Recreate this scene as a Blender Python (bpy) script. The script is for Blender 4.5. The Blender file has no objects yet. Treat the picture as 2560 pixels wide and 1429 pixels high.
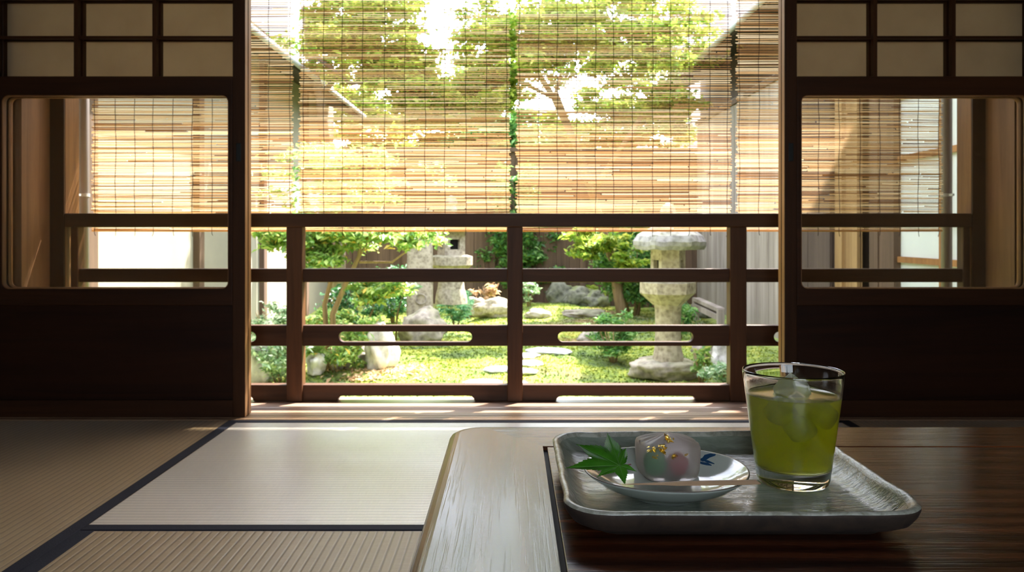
import bpy, bmesh, math, random
import numpy as np
from mathutils import Vector, noise, Matrix
D = bpy.data; sc = bpy.context.scene; COL = sc.collection
PI = math.pi
F = 2050.0; HZ = 579.0; EYE = 0.60; GZ = -0.45
random.seed(7)

def P(px, py, d):            # photo direction and a depth -> a point of the place
    return Vector(((px-1280)*d/F, d, EYE-(py-HZ)*d/F))
def G(px, py, z=GZ):         # point where that direction meets a level surface
    d = (EYE-z)*F/(py-HZ)
    return Vector(((px-1280)*d/F, d, z))

# ------------------------------------------------------------------ tagging
def tag(o, label=None, cat=None, group=None, kind=None):
    if label: o['label'] = label
    if cat: o['category'] = cat
    if group: o['group'] = group
    if kind: o['kind'] = kind
    return o
def empty(name, loc=(0,0,0), label=None, cat=None, group=None, kind=None):
    o = D.objects.new(name, None); COL.objects.link(o); o.location = loc
    o.empty_display_size = .05
    return tag(o, label, cat, group, kind)

# ------------------------------------------------------------------ mesh helpers
class MB:
    def __init__(s): s.v=[]; s.f=[]; s.m=[]
    def add(s, vs, fs, mi=0):
        n=len(s.v); s.v += [tuple(v) for v in vs]; s.f += [tuple(i+n for i in f) for f in fs]; s.m += [mi]*len(fs)
    def box(s, x0,x1,y0,y1,z0,z1, mi=0):
        v=[(x,y,z) for x in (x0,x1) for y in (y0,y1) for z in (z0,z1)]
        s.add(v,[(0,1,3,2),(4,6,7,5),(0,4,5,1),(2,3,7,6),(0,2,6,4),(1,5,7,3)],mi)
    def tube(s, pts, rad, n=8, cap=True, mi=0):
        pts=[Vector(p) for p in pts]
        if not hasattr(rad,'__len__'): rad=[rad]*len(pts)
        rings=[]; 
        for i,p in enumerate(pts):
            a=pts[max(i-1,0)]; b=pts[min(i+1,len(pts)-1)]; t=(b-a).normalized()
            ref=Vector((0,0,1)) if abs(t.z)<.9 else Vector((1,0,0))
            u=t.cross(ref).normalized(); w=t.cross(u)
            rings.append([p+rad[i]*(math.cos(k*2*PI/n)*u+math.sin(k*2*PI/n)*w) for k in range(n)])
        s.loft(rings, cap, mi)
    def loft(s, rings, cap=True, mi=0, close=True):
        n=len(rings[0]); v=[q for r in rings for q in r]; f=[]
        for i in range(len(rings)-1):
            for k in range(n if close else n-1):
                k2=(k+1)%n
                f.append((i*n+k,i*n+k2,(i+1)*n+k2,(i+1)*n+k))
        if cap:
            f.append(tuple(range(n-1,-1,-1))); f.append(tuple((len(rings)-1)*n+k for k in range(n)))
        s.add(v,f,mi)
    def lathe(s, prof, n=48, c=(0,0,0), cap=True, mi=0, rot=0):
        s.loft([[(c[0]+r*math.cos(2*PI*k/n+rot), c[1]+r*math.sin(2*PI*k/n+rot), c[2]+z) for k in range(n)] for r,z in prof], cap, mi)
    def build(s, name, mats, parent=None, smooth=False, bevel=0, seg=2, **tg):
        me=D.meshes.new(name); me.from_pydata(s.v,[],s.f)
        if not isinstance(mats,(list,tuple)): mats=[mats]
        for m in mats: me.materials.append(m)
        me.polygons.foreach_set('material_index', s.m)
        bm=bmesh.new(); bm.from_mesh(me); bmesh.ops.recalc_face_normals(bm, faces=bm.faces); bm.to_mesh(me); bm.free()
        if smooth: me.polygons.foreach_set('use_smooth',[True]*len(me.polygons))
        o=D.objects.new(name, me); COL.objects.link(o)
        if parent: o.parent=parent
        if bevel:
            b=o.modifiers.new('bevel','BEVEL'); b.width=bevel; b.segments=seg; b.limit_method='ANGLE'; b.angle_limit=math.radians(40)
            b.harden_normals=False
        if smooth and smooth!=True:
            pass
        return tag(o, **tg)
def np_mesh(name, V, Fc, mat, parent=None, **tg):
    me=D.meshes.new(name); V=np.asarray(V,dtype=np.float32); Fc=np.asarray(Fc,dtype=np.int32); k=Fc.shape[1]
    me.vertices.add(len(V)); me.vertices.foreach_set('co',V.ravel())
    me.loops.add(Fc.size); me.loops.foreach_set('vertex_index',Fc.ravel())
    me.polygons.add(len(Fc)); me.polygons.foreach_set('loop_start',np.arange(0,Fc.size,k,dtype=np.int32)); 
    me.update(calc_edges=True); me.validate()
    me.materials.append(mat)
    o=D.objects.new(name,me); COL.objects.link(o)
    if parent: o.parent=parent
    return tag(o, **tg)
def prism(name, outer, holes, y0, y1, mat, parent=None, bevel=0, **tg):   # outline in x,z; thickness in y
    bm=bmesh.new(); edges=[]
    for loop in [outer]+holes:
        vs=[bm.verts.new((x,y0,z)) for x,z in loop]
        for i in range(len(vs)): edges.append(bm.edges.new((vs[i],vs[(i+1)%len(vs)])))
    bmesh.ops.triangle_fill(bm, edges=edges, use_beauty=True)
    r=bmesh.ops.extrude_face_region(bm, geom=bm.faces[:])
    for v in r['geom']:
        if isinstance(v,bmesh.types.BMVert): v.co.y=y1
    bmesh.ops.recalc_face_normals(bm, faces=bm.faces)
    me=D.meshes.new(name); bm.to_mesh(me); bm.free(); me.materials.append(mat)
    o=D.objects.new(name,me); COL.objects.link(o)
    if parent: o.parent=parent
    if bevel:
        b=o.modifiers.new('bevel','BEVEL'); b.width=bevel; b.segments=2; b.limit_method='ANGLE'; b.angle_limit=math.radians(50)
    return tag(o, **tg)
def rrect(x0,x1,z0,z1,r,n=6):
    out=[]
    for cx,cz,a0 in ((x1-r,z1-r,0),(x0+r,z1-r,90),(x0+r,z0+r,180),(x1-r,z0+r,270)):
        for k in range(n+1):
            a=math.radians(a0+90*k/n); out.append((cx+r*math.cos(a),cz+r*math.sin(a)))
    return out

# ------------------------------------------------------------------ materials
class NT:
    def __init__(s,name):
        s.m=D.materials.new(name); s.m.use_nodes=True; s.t=s.m.node_tree; s.t.nodes.clear()
        s.out=s.t.nodes.new('ShaderNodeOutputMaterial')
    def n(s,ty,ins=None,**kw):
        nd=s.t.nodes.new('ShaderNode'+ty)
        for k,v in kw.items(): setattr(nd,k,v)
        for k,v in (ins or {}).items():
            if isinstance(v,bpy.types.NodeSocket): s.t.links.new(v,nd.inputs[k])
            else: nd.inputs[k].default_value=v
        return nd
    def ramp(s,fac,stops):
        nd=s.n('ValToRGB',{'Fac':fac}); e=nd.color_ramp.elements
        while len(e)<len(stops): e.new(.5)
        for el,(p,c) in zip(e,stops): el.position=p; el.color=(*c,1) if len(c)==3 else c
        return nd.outputs[0]
    def surf(s,sock): s.t.links.new(sock,s.out.inputs[0]); return s.m
    def coord(s,scale=(1,1,1),obj=True):
        tc=s.n('TexCoord'); mp=s.n('Mapping',{'Vector':tc.outputs['Object'],'Scale':scale}); return mp.outputs[0]
    def bump(s,h,strength=.3,dist=.002):
        return s.n('Bump',{'Height':h,'Strength':strength,'Distance':dist}).outputs[0]

def wood(name, c1, c2, axis='x', rough=.5, scale=1., bumps=.25, spec=.4, knots=.5, coat=0):
    t=NT(name); st={'x':(1.5,28,28),'y':(28,1.5,28),'z':(28,28,1.5)}[axis]
    v=t.coord(tuple(a*scale for a in st))
    n1=t.n('TexNoise',{'Vector':v,'Scale':1.6,'Detail':7,'Roughness':.65,'Distortion':knots}).outputs[0]
    v2=t.coord(tuple(a*scale*.22 for a in st)); n2=t.n('TexNoise',{'Vector':v2,'Scale':1.,'Detail':2}).outputs[0]
    mx=t.n('Math',{0:n1,1:n2},operation='ADD'); h=t.n('Math',{0:mx.outputs[0],1:.5},operation='MULTIPLY').outputs[0]
    col=t.ramp(h,[(.36,c1),(.64,c2)])
    b=t.n('BsdfPrincipled',{'Base Color':col,'Roughness':rough,'Specular IOR Level':spec,'Normal':t.bump(n1,bumps,.001),'Coat Weight':coat,'Coat Roughness':.15})
    return t.surf(b.outputs[0])
M={}
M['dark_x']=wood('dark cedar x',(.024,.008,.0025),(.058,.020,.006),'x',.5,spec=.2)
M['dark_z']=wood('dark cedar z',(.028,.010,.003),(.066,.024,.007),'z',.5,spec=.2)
M['rail_x']=wood('railing wood x',(.042,.016,.0055),(.095,.038,.013),'x',.5,spec=.25)
M['rail_z']=wood('railing wood z',(.048,.018,.006),(.11,.044,.015),'z',.5,spec=.25)
M['edge']=wood('lit shoji edge wood',(.30,.15,.055),(.48,.26,.10),'z',.5)  # side light on the door edges put into a paler wood
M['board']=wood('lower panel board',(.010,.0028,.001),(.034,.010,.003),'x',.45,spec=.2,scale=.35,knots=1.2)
M['side']=wood('side cedar boards',(.12,.055,.027),(.30,.15,.072),'z',.55,scale=.45,knots=.9)
M['post']=wood('post wood',(.17,.07,.025),(.38,.18,.065),'z',.5)
M['deck']=wood('veranda boards',(.26,.16,.11),(.42,.29,.21),'x',.3,scale=.6,spec=.7,bumps=.1,coat=.7)
M['sill']=wood('sill wood',(.20,.12,.065),(.34,.215,.12),'x',.4,scale=.6)
M['ceil']=wood('ceiling boards',(.06,.03,.014),(.13,.07,.035),'y',.6,scale=.5)
M['fence']=wood('weathered fence',(.065,.038,.025),(.17,.105,.07),'z',.8,scale=.6)
M['greyfence']=wood('grey weathered boards',(.16,.125,.10),(.42,.36,.31),'z',.8,scale=.5)
M['tan']=wood('tan boards',(.22,.12,.05),(.42,.26,.12),'z',.7,scale=.5)
M['purple']=wood('old brown boards',(.07,.045,.04),(.13,.09,.075),'z',.8,scale=.5)
M['pickwood']=wood('pick wood',(.42,.25,.13),(.62,.42,.25),'x',.55,scale=3,bumps=.1)
M['twig']=wood('bark',(.16,.10,.05),(.38,.27,.15),'z',.85,scale=1,bumps=.6)
M['trunk']=wood('grey bark',(.10,.075,.05),(.25,.20,.14),'z',.9,scale=.7,bumps=.8)

def tablewood(name,axis):
    t=NT(name); st={'x':(1,22,22),'y':(22,1,22)}[axis]
    v=t.coord(st)
    n1=t.n('TexNoise',{'Vector':v,'Scale':1.4,'Detail':6,'Roughness':.6,'Distortion':.9}).outputs[0]
    w=t.n('TexWave',{'Vector':t.coord(tuple(a*.5 for a in st)),'Scale':1.2,'Distortion':6,'Detail':3,'Detail Scale':.7},wave_type='BANDS',bands_direction='Y' if axis=='x' else 'X').outputs['Fac']
    pv=t.coord((9,420,420) if axis=='x' else (420,9,420)); pores=t.n('TexNoise',{'Vector':pv,'Scale':1,'Detail':2}).outputs[0]
    pr=t.ramp(pores,[(.33,(.35,.35,.35)),(.47,(1,1,1))])
    s=t.n('Math',{0:t.n('Math',{0:n1,1:.7},operation='MULTIPLY').outputs[0],1:t.n('Math',{0:w,1:.3},operation='MULTIPLY').outputs[0]},operation='ADD').outputs[0]
    col=t.ramp(s,[(.3,(.022,.0055,.0018)),(.5,(.070,.019,.006)),(.72,(.17,.052,.016))])
    mul=t.n('Mix',{0:.8,6:col,7:pr},data_type='RGBA',blend_type='MULTIPLY').outputs[2]
    b=t.n('BsdfPrincipled',{'Base Color':mul,'Roughness':.24,'Specular IOR Level':.35,'Normal':t.bump(pr,.4,.0005),'Coat Weight':.26,'Coat Roughness':.12,'Coat Normal':t.bump(pr,.22,.0004)})
    return t.surf(b.outputs[0])
M['table_x']=tablewood('lacquered table wood x','x'); M['table_y']=tablewood('lacquered table wood y','y')

def plain(name,c,rough=.6,spec=.4,metal=0,bump=None,var=.0):
    t=NT(name); ins={'Base Color':(*c,1),'Roughness':rough,'Specular IOR Level':spec,'Metallic':metal}
    if var:
        n=t.n('TexNoise',{'Vector':t.coord((1,1,1)),'Scale':bump or 8,'Detail':5}).outputs[0]
        ins['Base Color']=t.ramp(n,[(.3,tuple(a*(1-var) for a in c)),(.7,tuple(min(1,a*(1+var)) for a in c))])
        ins['Normal']=t.bump(n,.2,.003)
    return t.surf(t.n('BsdfPrincipled',ins).outputs[0])
M['cloth']=plain('dark indigo border',(.022,.024,.036),.85,.2,var=.15,bump=400)
M['plaster']=plain('cream plaster',(.35,.325,.265),.9,.1,var=.06,bump=3)
M['roomwall']=plain('sand wall',(.30,.24,.15),.95,.1,var=.1,bump=20)
M['iron']=plain('black iron',(.004,.006,.006),.5)
M['pipe']=plain('dull brown pipe',(.19,.165,.175),.42,.5)
M['white_metal']=plain('pale metal gutter',(.40,.41,.43),.4)
M['greywall']=plain('pale grey cladding',(.36,.345,.35),.8,var=.05,bump=2)
M['tile']=plain('grey roof tile',(.22,.22,.235),.6,var=.2,bump=5)
M['darkroof']=plain('dark eave underside',(.05,.035,.025),.8)
M['darkgap']=plain('dark table groove',(.004,.002,.0015),.7)
M['cord']=plain('dark binding cord',(.035,.02,.03),.9,.1)
M['black']=plain('black chamber shade',(.01,.009,.008),.9,.1)

def tatami(name, along, c1, c2, c3, coat):   # ribs run along x or y
    t=NT(name); tc=t.n('TexCoord').outputs['Object']; sp=t.n('SeparateXYZ',{0:tc})
    a,b=(sp.outputs['Y'],sp.outputs['X']) if along=='x' else (sp.outputs['X'],sp.outputs['Y'])
    ph=t.n('Math',{0:a,1:1/.0175},operation='MULTIPLY').outputs[0]
    fr=t.n('Math',{0:ph},operation='FRACT').outputs[0]
    tri=t.n('Math',{0:fr,1:.5},operation='SUBTRACT').outputs[0]; tri=t.n('Math',{0:tri},operation='ABSOLUTE').outputs[0]
    rib=t.ramp(tri,[(.30,(1,1,1)),(.49,(0,0,0))]) 
    # fine rushes across the ribs
    mp=t.n('Mapping',{'Vector':tc,'Scale':((900,18,1) if along=='x' else (18,900,1))}).outputs[0]
    fn=t.n('TexNoise',{'Vector':mp,'Scale':1,'Detail':2}).outputs[0]
    big=t.n('TexNoise',{'Vector':tc,'Scale':2.2,'Detail':2}).outputs[0]
    base=t.ramp(fn,[(.3,c1),(.7,c2)])
    base2=t.n('Mix',{0:big,6:base,7:(*c3,1)},data_type='RGBA').outputs[2]
    dk=t.n('Mix',{0:t.ramp(tri,[(.36,(0,0,0)),(.5,(.8,.8,.8))]),6:base2,7:(.13,.085,.04,1)},data_type='RGBA').outputs[2]
    hs=t.n('Math',{0:fn,1:.25},operation='MULTIPLY').outputs[0]; h=t.n('Math',{0:rib,1:hs},operation='ADD').outputs[0]
    bs=t.n('BsdfPrincipled',{'Base Color':dk,'Roughness':.40,'Specular IOR Level':.4+.6*coat,'Sheen Weight':.1+.15*coat,'Coat Weight':coat,'Coat IOR':2.0,'Coat Roughness':.33,'Normal':t.bump(h,.45,.0015),'Coat Normal':t.bump(h,.18,.0015)})
    return t.surf(bs.outputs[0])
M['tatami_x']=tatami('rush matting with painted sheen','x',(.58,.49,.35),(.80,.71,.55),(.82,.75,.62),1.0); M['tatami_y']=tatami('tan rush matting','y',(.28,.18,.08),(.44,.30,.145),(.42,.31,.15),.08)  # x copy painted whiter for the doorway reflection, y copy kept browner

def translucent(name, colramp, tr=.5, attr='Random Per Island', rough=.6, spec=.2, noise_scale=None):
    t=NT(name)
    if noise_scale: fac=t.n('TexNoise',{'Vector':t.coord(noise_scale),'Scale':1,'Detail':4}).outputs[0]
    else: fac=t.n('NewGeometry').outputs[attr]
    col=t.ramp(fac,colramp)
    d=t.n('BsdfPrincipled',{'Base Color':col,'Roughness':rough,'Specular IOR Level':spec})
    tl=t.n('BsdfTranslucent',{'Color':col})
    return t.surf(t.n('MixShader',{0:tr,1:d.outputs[0],2:tl.outputs[0]}).outputs[0])
M['paper']=translucent('shoji paper',[(.3,(.47,.38,.26)),(.7,(.52,.43,.30))],.5,noise_scale=(12,12,12),rough=.9)
M['shojiwhite']=translucent('bright shoji paper',[(.3,(.80,.84,.84)),(.7,(.88,.91,.90))],.3,noise_scale=(3,3,3),rough=.8)
M['reed']=translucent('blind reeds',[(0,(.16,.07,.025)),(.14,(.30,.14,.05)),(.3,(.54,.31,.13)),(.65,(.68,.47,.26)),(1,(.82,.66,.46))],.45)
M['leaf_yg']=translucent('yellow green leaves',[(0,(.12,.24,.03)),(.4,(.26,.40,.05)),(.75,(.46,.56,.08)),(1,(.66,.64,.14))],.5,rough=.45,spec=.5)
M['leaf_g']=translucent('green leaves',[(0,(.05,.16,.04)),(.5,(.12,.30,.07)),(1,(.28,.46,.12))],.4,rough=.4,spec=.5)
M['leaf_l']=translucent('fresh light leaves',[(0,(.12,.28,.06)),(.5,(.30,.48,.12)),(.9,(.50,.62,.20)),(1,(.85,.55,.12))],.45,rough=.35,spec=.6)
M['leaf_p']=translucent('pale sage leaves',[(0,(.12,.24,.10)),(.5,(.30,.48,.24)),(.8,(.62,.74,.50)),(1,(.8,.85,.72))],.35,rough=.35,spec=.6)
M['leaf_d']=translucent('dark glossy leaves',[(0,(.025,.09,.035)),(.6,(.06,.20,.07)),(1,(.14,.33,.12))],.3,rough=.3,spec=.6)
M['leaf_b']=translucent('dry tan leaves',[(0,(.35,.20,.10)),(.6,(.62,.42,.24)),(1,(.80,.62,.40))],.3)
M['needle']=translucent('bluish conifer sprays',[(0,(.04,.15,.08)),(.6,(.10,.28,.15)),(1,(.20,.42,.22))],.3)

def stone(name,c1,c2,moss=0,scale=9,rough=.85):
    t=NT(name); v=t.coord((1,1,1))
    n=t.n('TexNoise',{'Vector':v,'Scale':scale,'Detail':9,'Roughness':.7}).outputs[0]
    sp=t.n('TexVoronoi',{'Vector':v,'Scale':scale*2.3}).outputs['Distance']
    h=t.n('Math',{0:n,1:t.n('Math',{0:sp,1:.3},operation='MULTIPLY').outputs[0]},operation='ADD').outputs[0]
    col=t.ramp(h,[(.42,c1),(.75,c2)])
    if moss:
        g=t.n('NewGeometry').outputs['Normal']; z=t.n('SeparateXYZ',{0:g}).outputs['Z']
        n2=t.n('TexNoise',{'Vector':v,'Scale':4,'Detail':5}).outputs[0]
        f=t.n('Math',{0:n2,1:t.n('Math',{0:z,1:.25},operation='MULTIPLY').outputs[0]},operation='ADD').outputs[0]
        f=t.ramp(f,[(.62,(0,0,0)),(.74,(moss,moss,moss))])
        col=t.n('Mix',{0:f,6:col,7:(.16,.20,.05,1)},data_type='RGBA').outputs[2]
    b=t.n('BsdfPrincipled',{'Base Color':col,'Roughness':rough,'Specular IOR Level':.25,'Normal':t.bump(h,.5,.012)})
    return t.surf(b.outputs[0])
M['lantern']=stone('warm grey granite',(.17,.14,.10),(.42,.365,.28),.25,14)
M['cap']=stone('lichened cap stone',(.10,.095,.085),(.34,.33,.32),.25,9)
M['rock']=stone('grey brown rock',(.10,.085,.07),(.42,.37,.31),.35,7)
M['whiterock']=stone('white veined rock',(.28,.26,.26),(.80,.78,.76),.05,6)
M['dark_rock']=stone('dark mossy rock',(.06,.06,.05),(.24,.24,.20),.6,7)
M['step']=stone('grey stepping stone',(.26,.27,.29),(.56,.57,.60),0,8)

def moss_mat():
    t=NT('garden moss'); v=t.coord((1,1,1))
    n1=t.n('TexNoise',{'Vector':v,'Scale':2.1,'Detail':6,'Roughness':.65}).outputs[0]
    n2=t.n('TexNoise',{'Vector':v,'Scale':22,'Detail':5,'Roughness':.7}).outputs[0]
    n3=t.n('TexNoise',{'Vector':v,'Scale':1.1,'Detail':3}).outputs[0]
    f=t.n('Math',{0:t.n('Math',{0:n1,1:.6},operation='MULTIPLY').outputs[0],1:t.n('Math',{0:n2,1:.4},operation='MULTIPLY').outputs[0]},operation='ADD').outputs[0]
    col=t.ramp(f,[(.38,(.04,.09,.01)),(.46,(.13,.21,.015)),(.54,(.30,.37,.03)),(.64,(.52,.48,.08))])
    br=t.ramp(n3,[(.60,(0,0,0)),(.70,(.7,.7,.7))])
    col=t.n('Mix',{0:br,6:col,7:(.36,.20,.08,1)},data_type='RGBA').outputs[2]
    b=t.n('BsdfPrincipled',{'Base Color':col,'Roughness':.95,'Specular IOR Level':.1,'Sheen Weight':.3,'Normal':t.bump(n2,.9,.03)})
    return t.surf(b.outputs[0])
M['moss']=moss_mat()

def pane():
    t=NT('window glass'); fr=t.n('Fresnel',{'IOR':1.45}).outputs[0]
    tr=t.n('BsdfTransparent',{'Color':(.95,.95,.93,1)}); gl=t.n('BsdfGlossy',{'Color':(1,1,1,1),'Roughness':.02})
    return t.surf(t.n('MixShader',{0:fr,1:tr.outputs[0],2:gl.outputs[0]}).outputs[0])
M['pane']=pane()
def glassmat():
    t=NT('tumbler glass'); tc=t.n('TexCoord').outputs['Object']; z=t.n('SeparateXYZ',{0:tc}).outputs['Z']
    n=t.n('TexNoise',{'Vector':tc,'Scale':420,'Detail':3}).outputs[0]
    n2=t.n('TexNoise',{'Vector':tc,'Scale':30,'Detail':2}).outputs[0]
    zz=t.n('Math',{0:z,1:t.n('Math',{0:n2,1:.014},operation='MULTIPLY').outputs[0]},operation='ADD').outputs[0]
    band=t.ramp(zz,[(0.0,(0,0,0)),(.014,(0,0,0)),(.022,(1,1,1)),(.086,(1,1,1)),(.094,(0,0,0))])
    rr=t.n('Math',{0:band,1:.16},operation='MULTIPLY').outputs[0]
    b=t.n('Bump',{'Height':n,'Strength':t.n('Math',{0:band,1:.10},operation='MULTIPLY').outputs[0],'Distance':.0006}).outputs[0]
    g=t.n('BsdfGlass',{'Color':(.985,.99,.985,1),'Roughness':rr,'IOR':1.47,'Normal':b})
    return t.surf(g.outputs[0])
M['glass']=glassmat()
def tea():
    t=NT('iced green tea')
    g=t.n('BsdfGlass',{'Color':(1,1,1,1),'Roughness':.04,'IOR':1.33})
    va=t.n('VolumeAbsorption',{'Color':(.988,1.,.0,1),'Density':85.0}); vs=t.n('VolumeScatter',{'Color':(1,1,.8,1),'Density':80.0,'Anisotropy':.75})
    v=t.n('AddShader',{0:va.outputs[0],1:vs.outputs[0]})
    t.t.links.new(v.outputs[0],t.out.inputs[1])
    return t.surf(g.outputs[0])
M['tea']=tea()
def icemat():
    t=NT('ice'); g=t.n('BsdfGlass',{'Color':(1,1,1,1),'Roughness':.12,'IOR':1.12}); d=t.n('BsdfDiffuse',{'Color':(.85,.90,.72,1)})
    return t.surf(t.n('MixShader',{0:.3,1:g.outputs[0],2:d.outputs[0]}).outputs[0])
M['ice']=icemat()
def frosty():
    t=NT('frosted jelly'); n=t.n('TexNoise',{'Vector':t.coord((1,1,1)),'Scale':60,'Detail':3}).outputs[0]
    p=t.n('BsdfPrincipled',{'Base Color':(.90,.84,.80,1),'Roughness':.30,'IOR':1.22,'Transmission Weight':.85,'Normal':t.bump(n,.15,.002)})
    d=t.n('BsdfTranslucent',{'Color':(.86,.78,.74,1)})
    return t.surf(t.n('MixShader',{0:.24,1:p.outputs[0],2:d.outputs[0]}).outputs[0])
M['jelly']=frosty()
M['bean_w']=plain('white bean paste',(.88,.80,.76),.7)
M['bean_r']=plain('red bean paste',(.36,.07,.07),.6)
M['bean_g']=plain('green leaf paste',(.004,.20,.03),.6)
def gold():
    t=NT('gold leaf'); n=t.n('TexNoise',{'Vector':t.coord((1,1,1)),'Scale':900,'Detail':2}).outputs[0]
    return t.surf(t.n('BsdfPrincipled',{'Base Color':(1,.76,.20,1),'Metallic':1,'Roughness':.32,'Normal':t.bump(n,.5,.001)}).outputs[0])
M['gold']=gold()
def glaze(name, cols, rough, scale, bstr, dist, stretch=(1,1,1)):
    t=NT(name); v=t.coord(stretch)
    n=t.n('TexNoise',{'Vector':v,'Scale':scale,'Detail':5,'Roughness':.6,'Distortion':.6}).outputs[0]
    n2=t.n('TexNoise',{'Vector':v,'Scale':scale*6,'Detail':3}).outputs[0]
    hh=t.n('Math',{0:n,1:t.n('Math',{0:n2,1:.25},operation='MULTIPLY').outputs[0]},operation='ADD').outputs[0]
    return t.surf(t.n('BsdfPrincipled',{'Base Color':t.ramp(n,cols),'Roughness':rough,'Specular IOR Level':.6,'Normal':t.bump(hh,bstr,dist)}).outputs[0])
M['celadon']=glaze('celadon glaze',[(.3,(.19,.22,.165)),(.55,(.28,.32,.25)),(.75,(.42,.45,.36))],.07,60,.6,.0026,(.45,1.6,1))
M['rimglaze']=glaze('pale rim glaze',[(.35,(.30,.30,.22)),(.65,(.55,.55,.45))],.2,120,.5,.0015)
M['stoneware']=glaze('bare brown stoneware',[(.35,(.025,.015,.009)),(.7,(.06,.036,.02))],.75,60,.4,.001)
def porcelain():
    t=NT('pale celadon porcelain')
    return t.surf(t.n('BsdfPrincipled',{'Base Color':(.52,.57,.49,1),'Roughness':.1,'Specular IOR Level':.6,'Coat Weight':.4,'Coat Roughness':.05}).outputs[0])
M['porcelain']=porcelain()
M['blue']=plain('cobalt brushwork',(.008,.055,.13),.2,.5)
M['maple']=None
def maplemat():
    t=NT('fresh maple leaf'); n=t.n('TexNoise',{'Vector':t.coord((1,1,1)),'Scale':70,'Detail':5}).outputs[0]
    col=t.ramp(n,[(.3,(.055,.24,.015)),(.7,(.11,.38,.03))])
    p=t.n('BsdfPrincipled',{'Base Color':col,'Roughness':.45,'Specular IOR Level':.35,'Normal':t.bump(n,.3,.0008)}); tl=t.n('BsdfTranslucent',{'Color':t.ramp(n,[(.3,(.16,.52,.03)),(.7,(.26,.66,.05))])})
    return t.surf(t.n('MixShader',{0:.45,1:p.outputs[0],2:tl.outputs[0]}).outputs[0])
M['maple']=maplemat()
M['vein']=plain('leaf vein',(.16,.40,.07),.5)

# ================================================================== ROOM SHELL
mb=MB(); mb.box(-2.8,2.8,-2.2,2.611,-.12,-.056); mb.build('floor',M['ceil'],label='wooden subfloor under the straw mats',kind='structure')
mb=MB(); mb.box(-2.8,2.8,-2.2,2.76,2.35,2.42); mb.build('ceiling',M['ceil'],label='brown board ceiling of the dark room',kind='structure')
mb=MB(); mb.box(-2.9,-2.8,-2.2,2.72,-.12,2.42); mb.build('wall_left',M['roomwall'],label='sandy wall left of the tatami room',kind='structure')
mb=MB(); mb.box(2.8,2.9,-2.2,2.72,-.12,2.42); mb.build('wall_right',M['roomwall'],label='sandy wall right of the tatami room',kind='structure')
mb=MB(); mb.box(-2.9,2.9,-2.3,-2.2,-.12,.75); mb.box(-2.9,2.9,-2.3,-2.2,2.0,2.42); mb.box(-2.9,-.8,-2.3,-2.2,.75,2.); mb.box(.8,2.9,-2.3,-2.2,.75,2.); mb.build('wall_back',M['roomwall'],label='sandy wall behind the viewer',kind='structure')
mb=MB(); mb.box(-2.8,2.8,2.625,2.72,1.84,2.35); mb.box(-2.8,-1.71,2.625,2.72,0,1.84); mb.box(1.73,2.8,2.625,2.72,0,1.84)
mb.build('wall_front',M['roomwall'],label='sandy wall around and above the sliding doors',kind='structure')
mb=MB(); mb.box(-1.72,1.74,2.618,2.722,1.79,1.84); mb.build('trim_1',M['dark_x'],bevel=.003,label='dark lintel rail above the sliding doors',kind='structure')
t=empty('fill_window',(0,-2.25,.75),label='unseen lattice window added behind the viewer for fill light',kind='structure')  # unseen opening, added behind the camera to let in fill light
mb=MB(); 
for x in (-.78,0,.78): mb.box(x-.02,x+.02,-.03,.03,0,1.25)
for z in (.02,.62,1.23): mb.box(-.8,.8,-.02,.02,z-.015,z+.015)
mb.build('lattice',M['dark_z'],t)
# sill with two grooves
mb=MB()
for y0,y1,z in ((2.613,2.636,.0),(2.636,2.642,-.006),(2.642,2.664,0),(2.664,2.670,-.006),(2.670,2.722,0)):
    mb.box(-2.8,2.8,y0,y1,-.10,z+.002)
mb.build('trim_2',M['sill'],label='grooved wooden door sill between mats and veranda',kind='structure')

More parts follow.
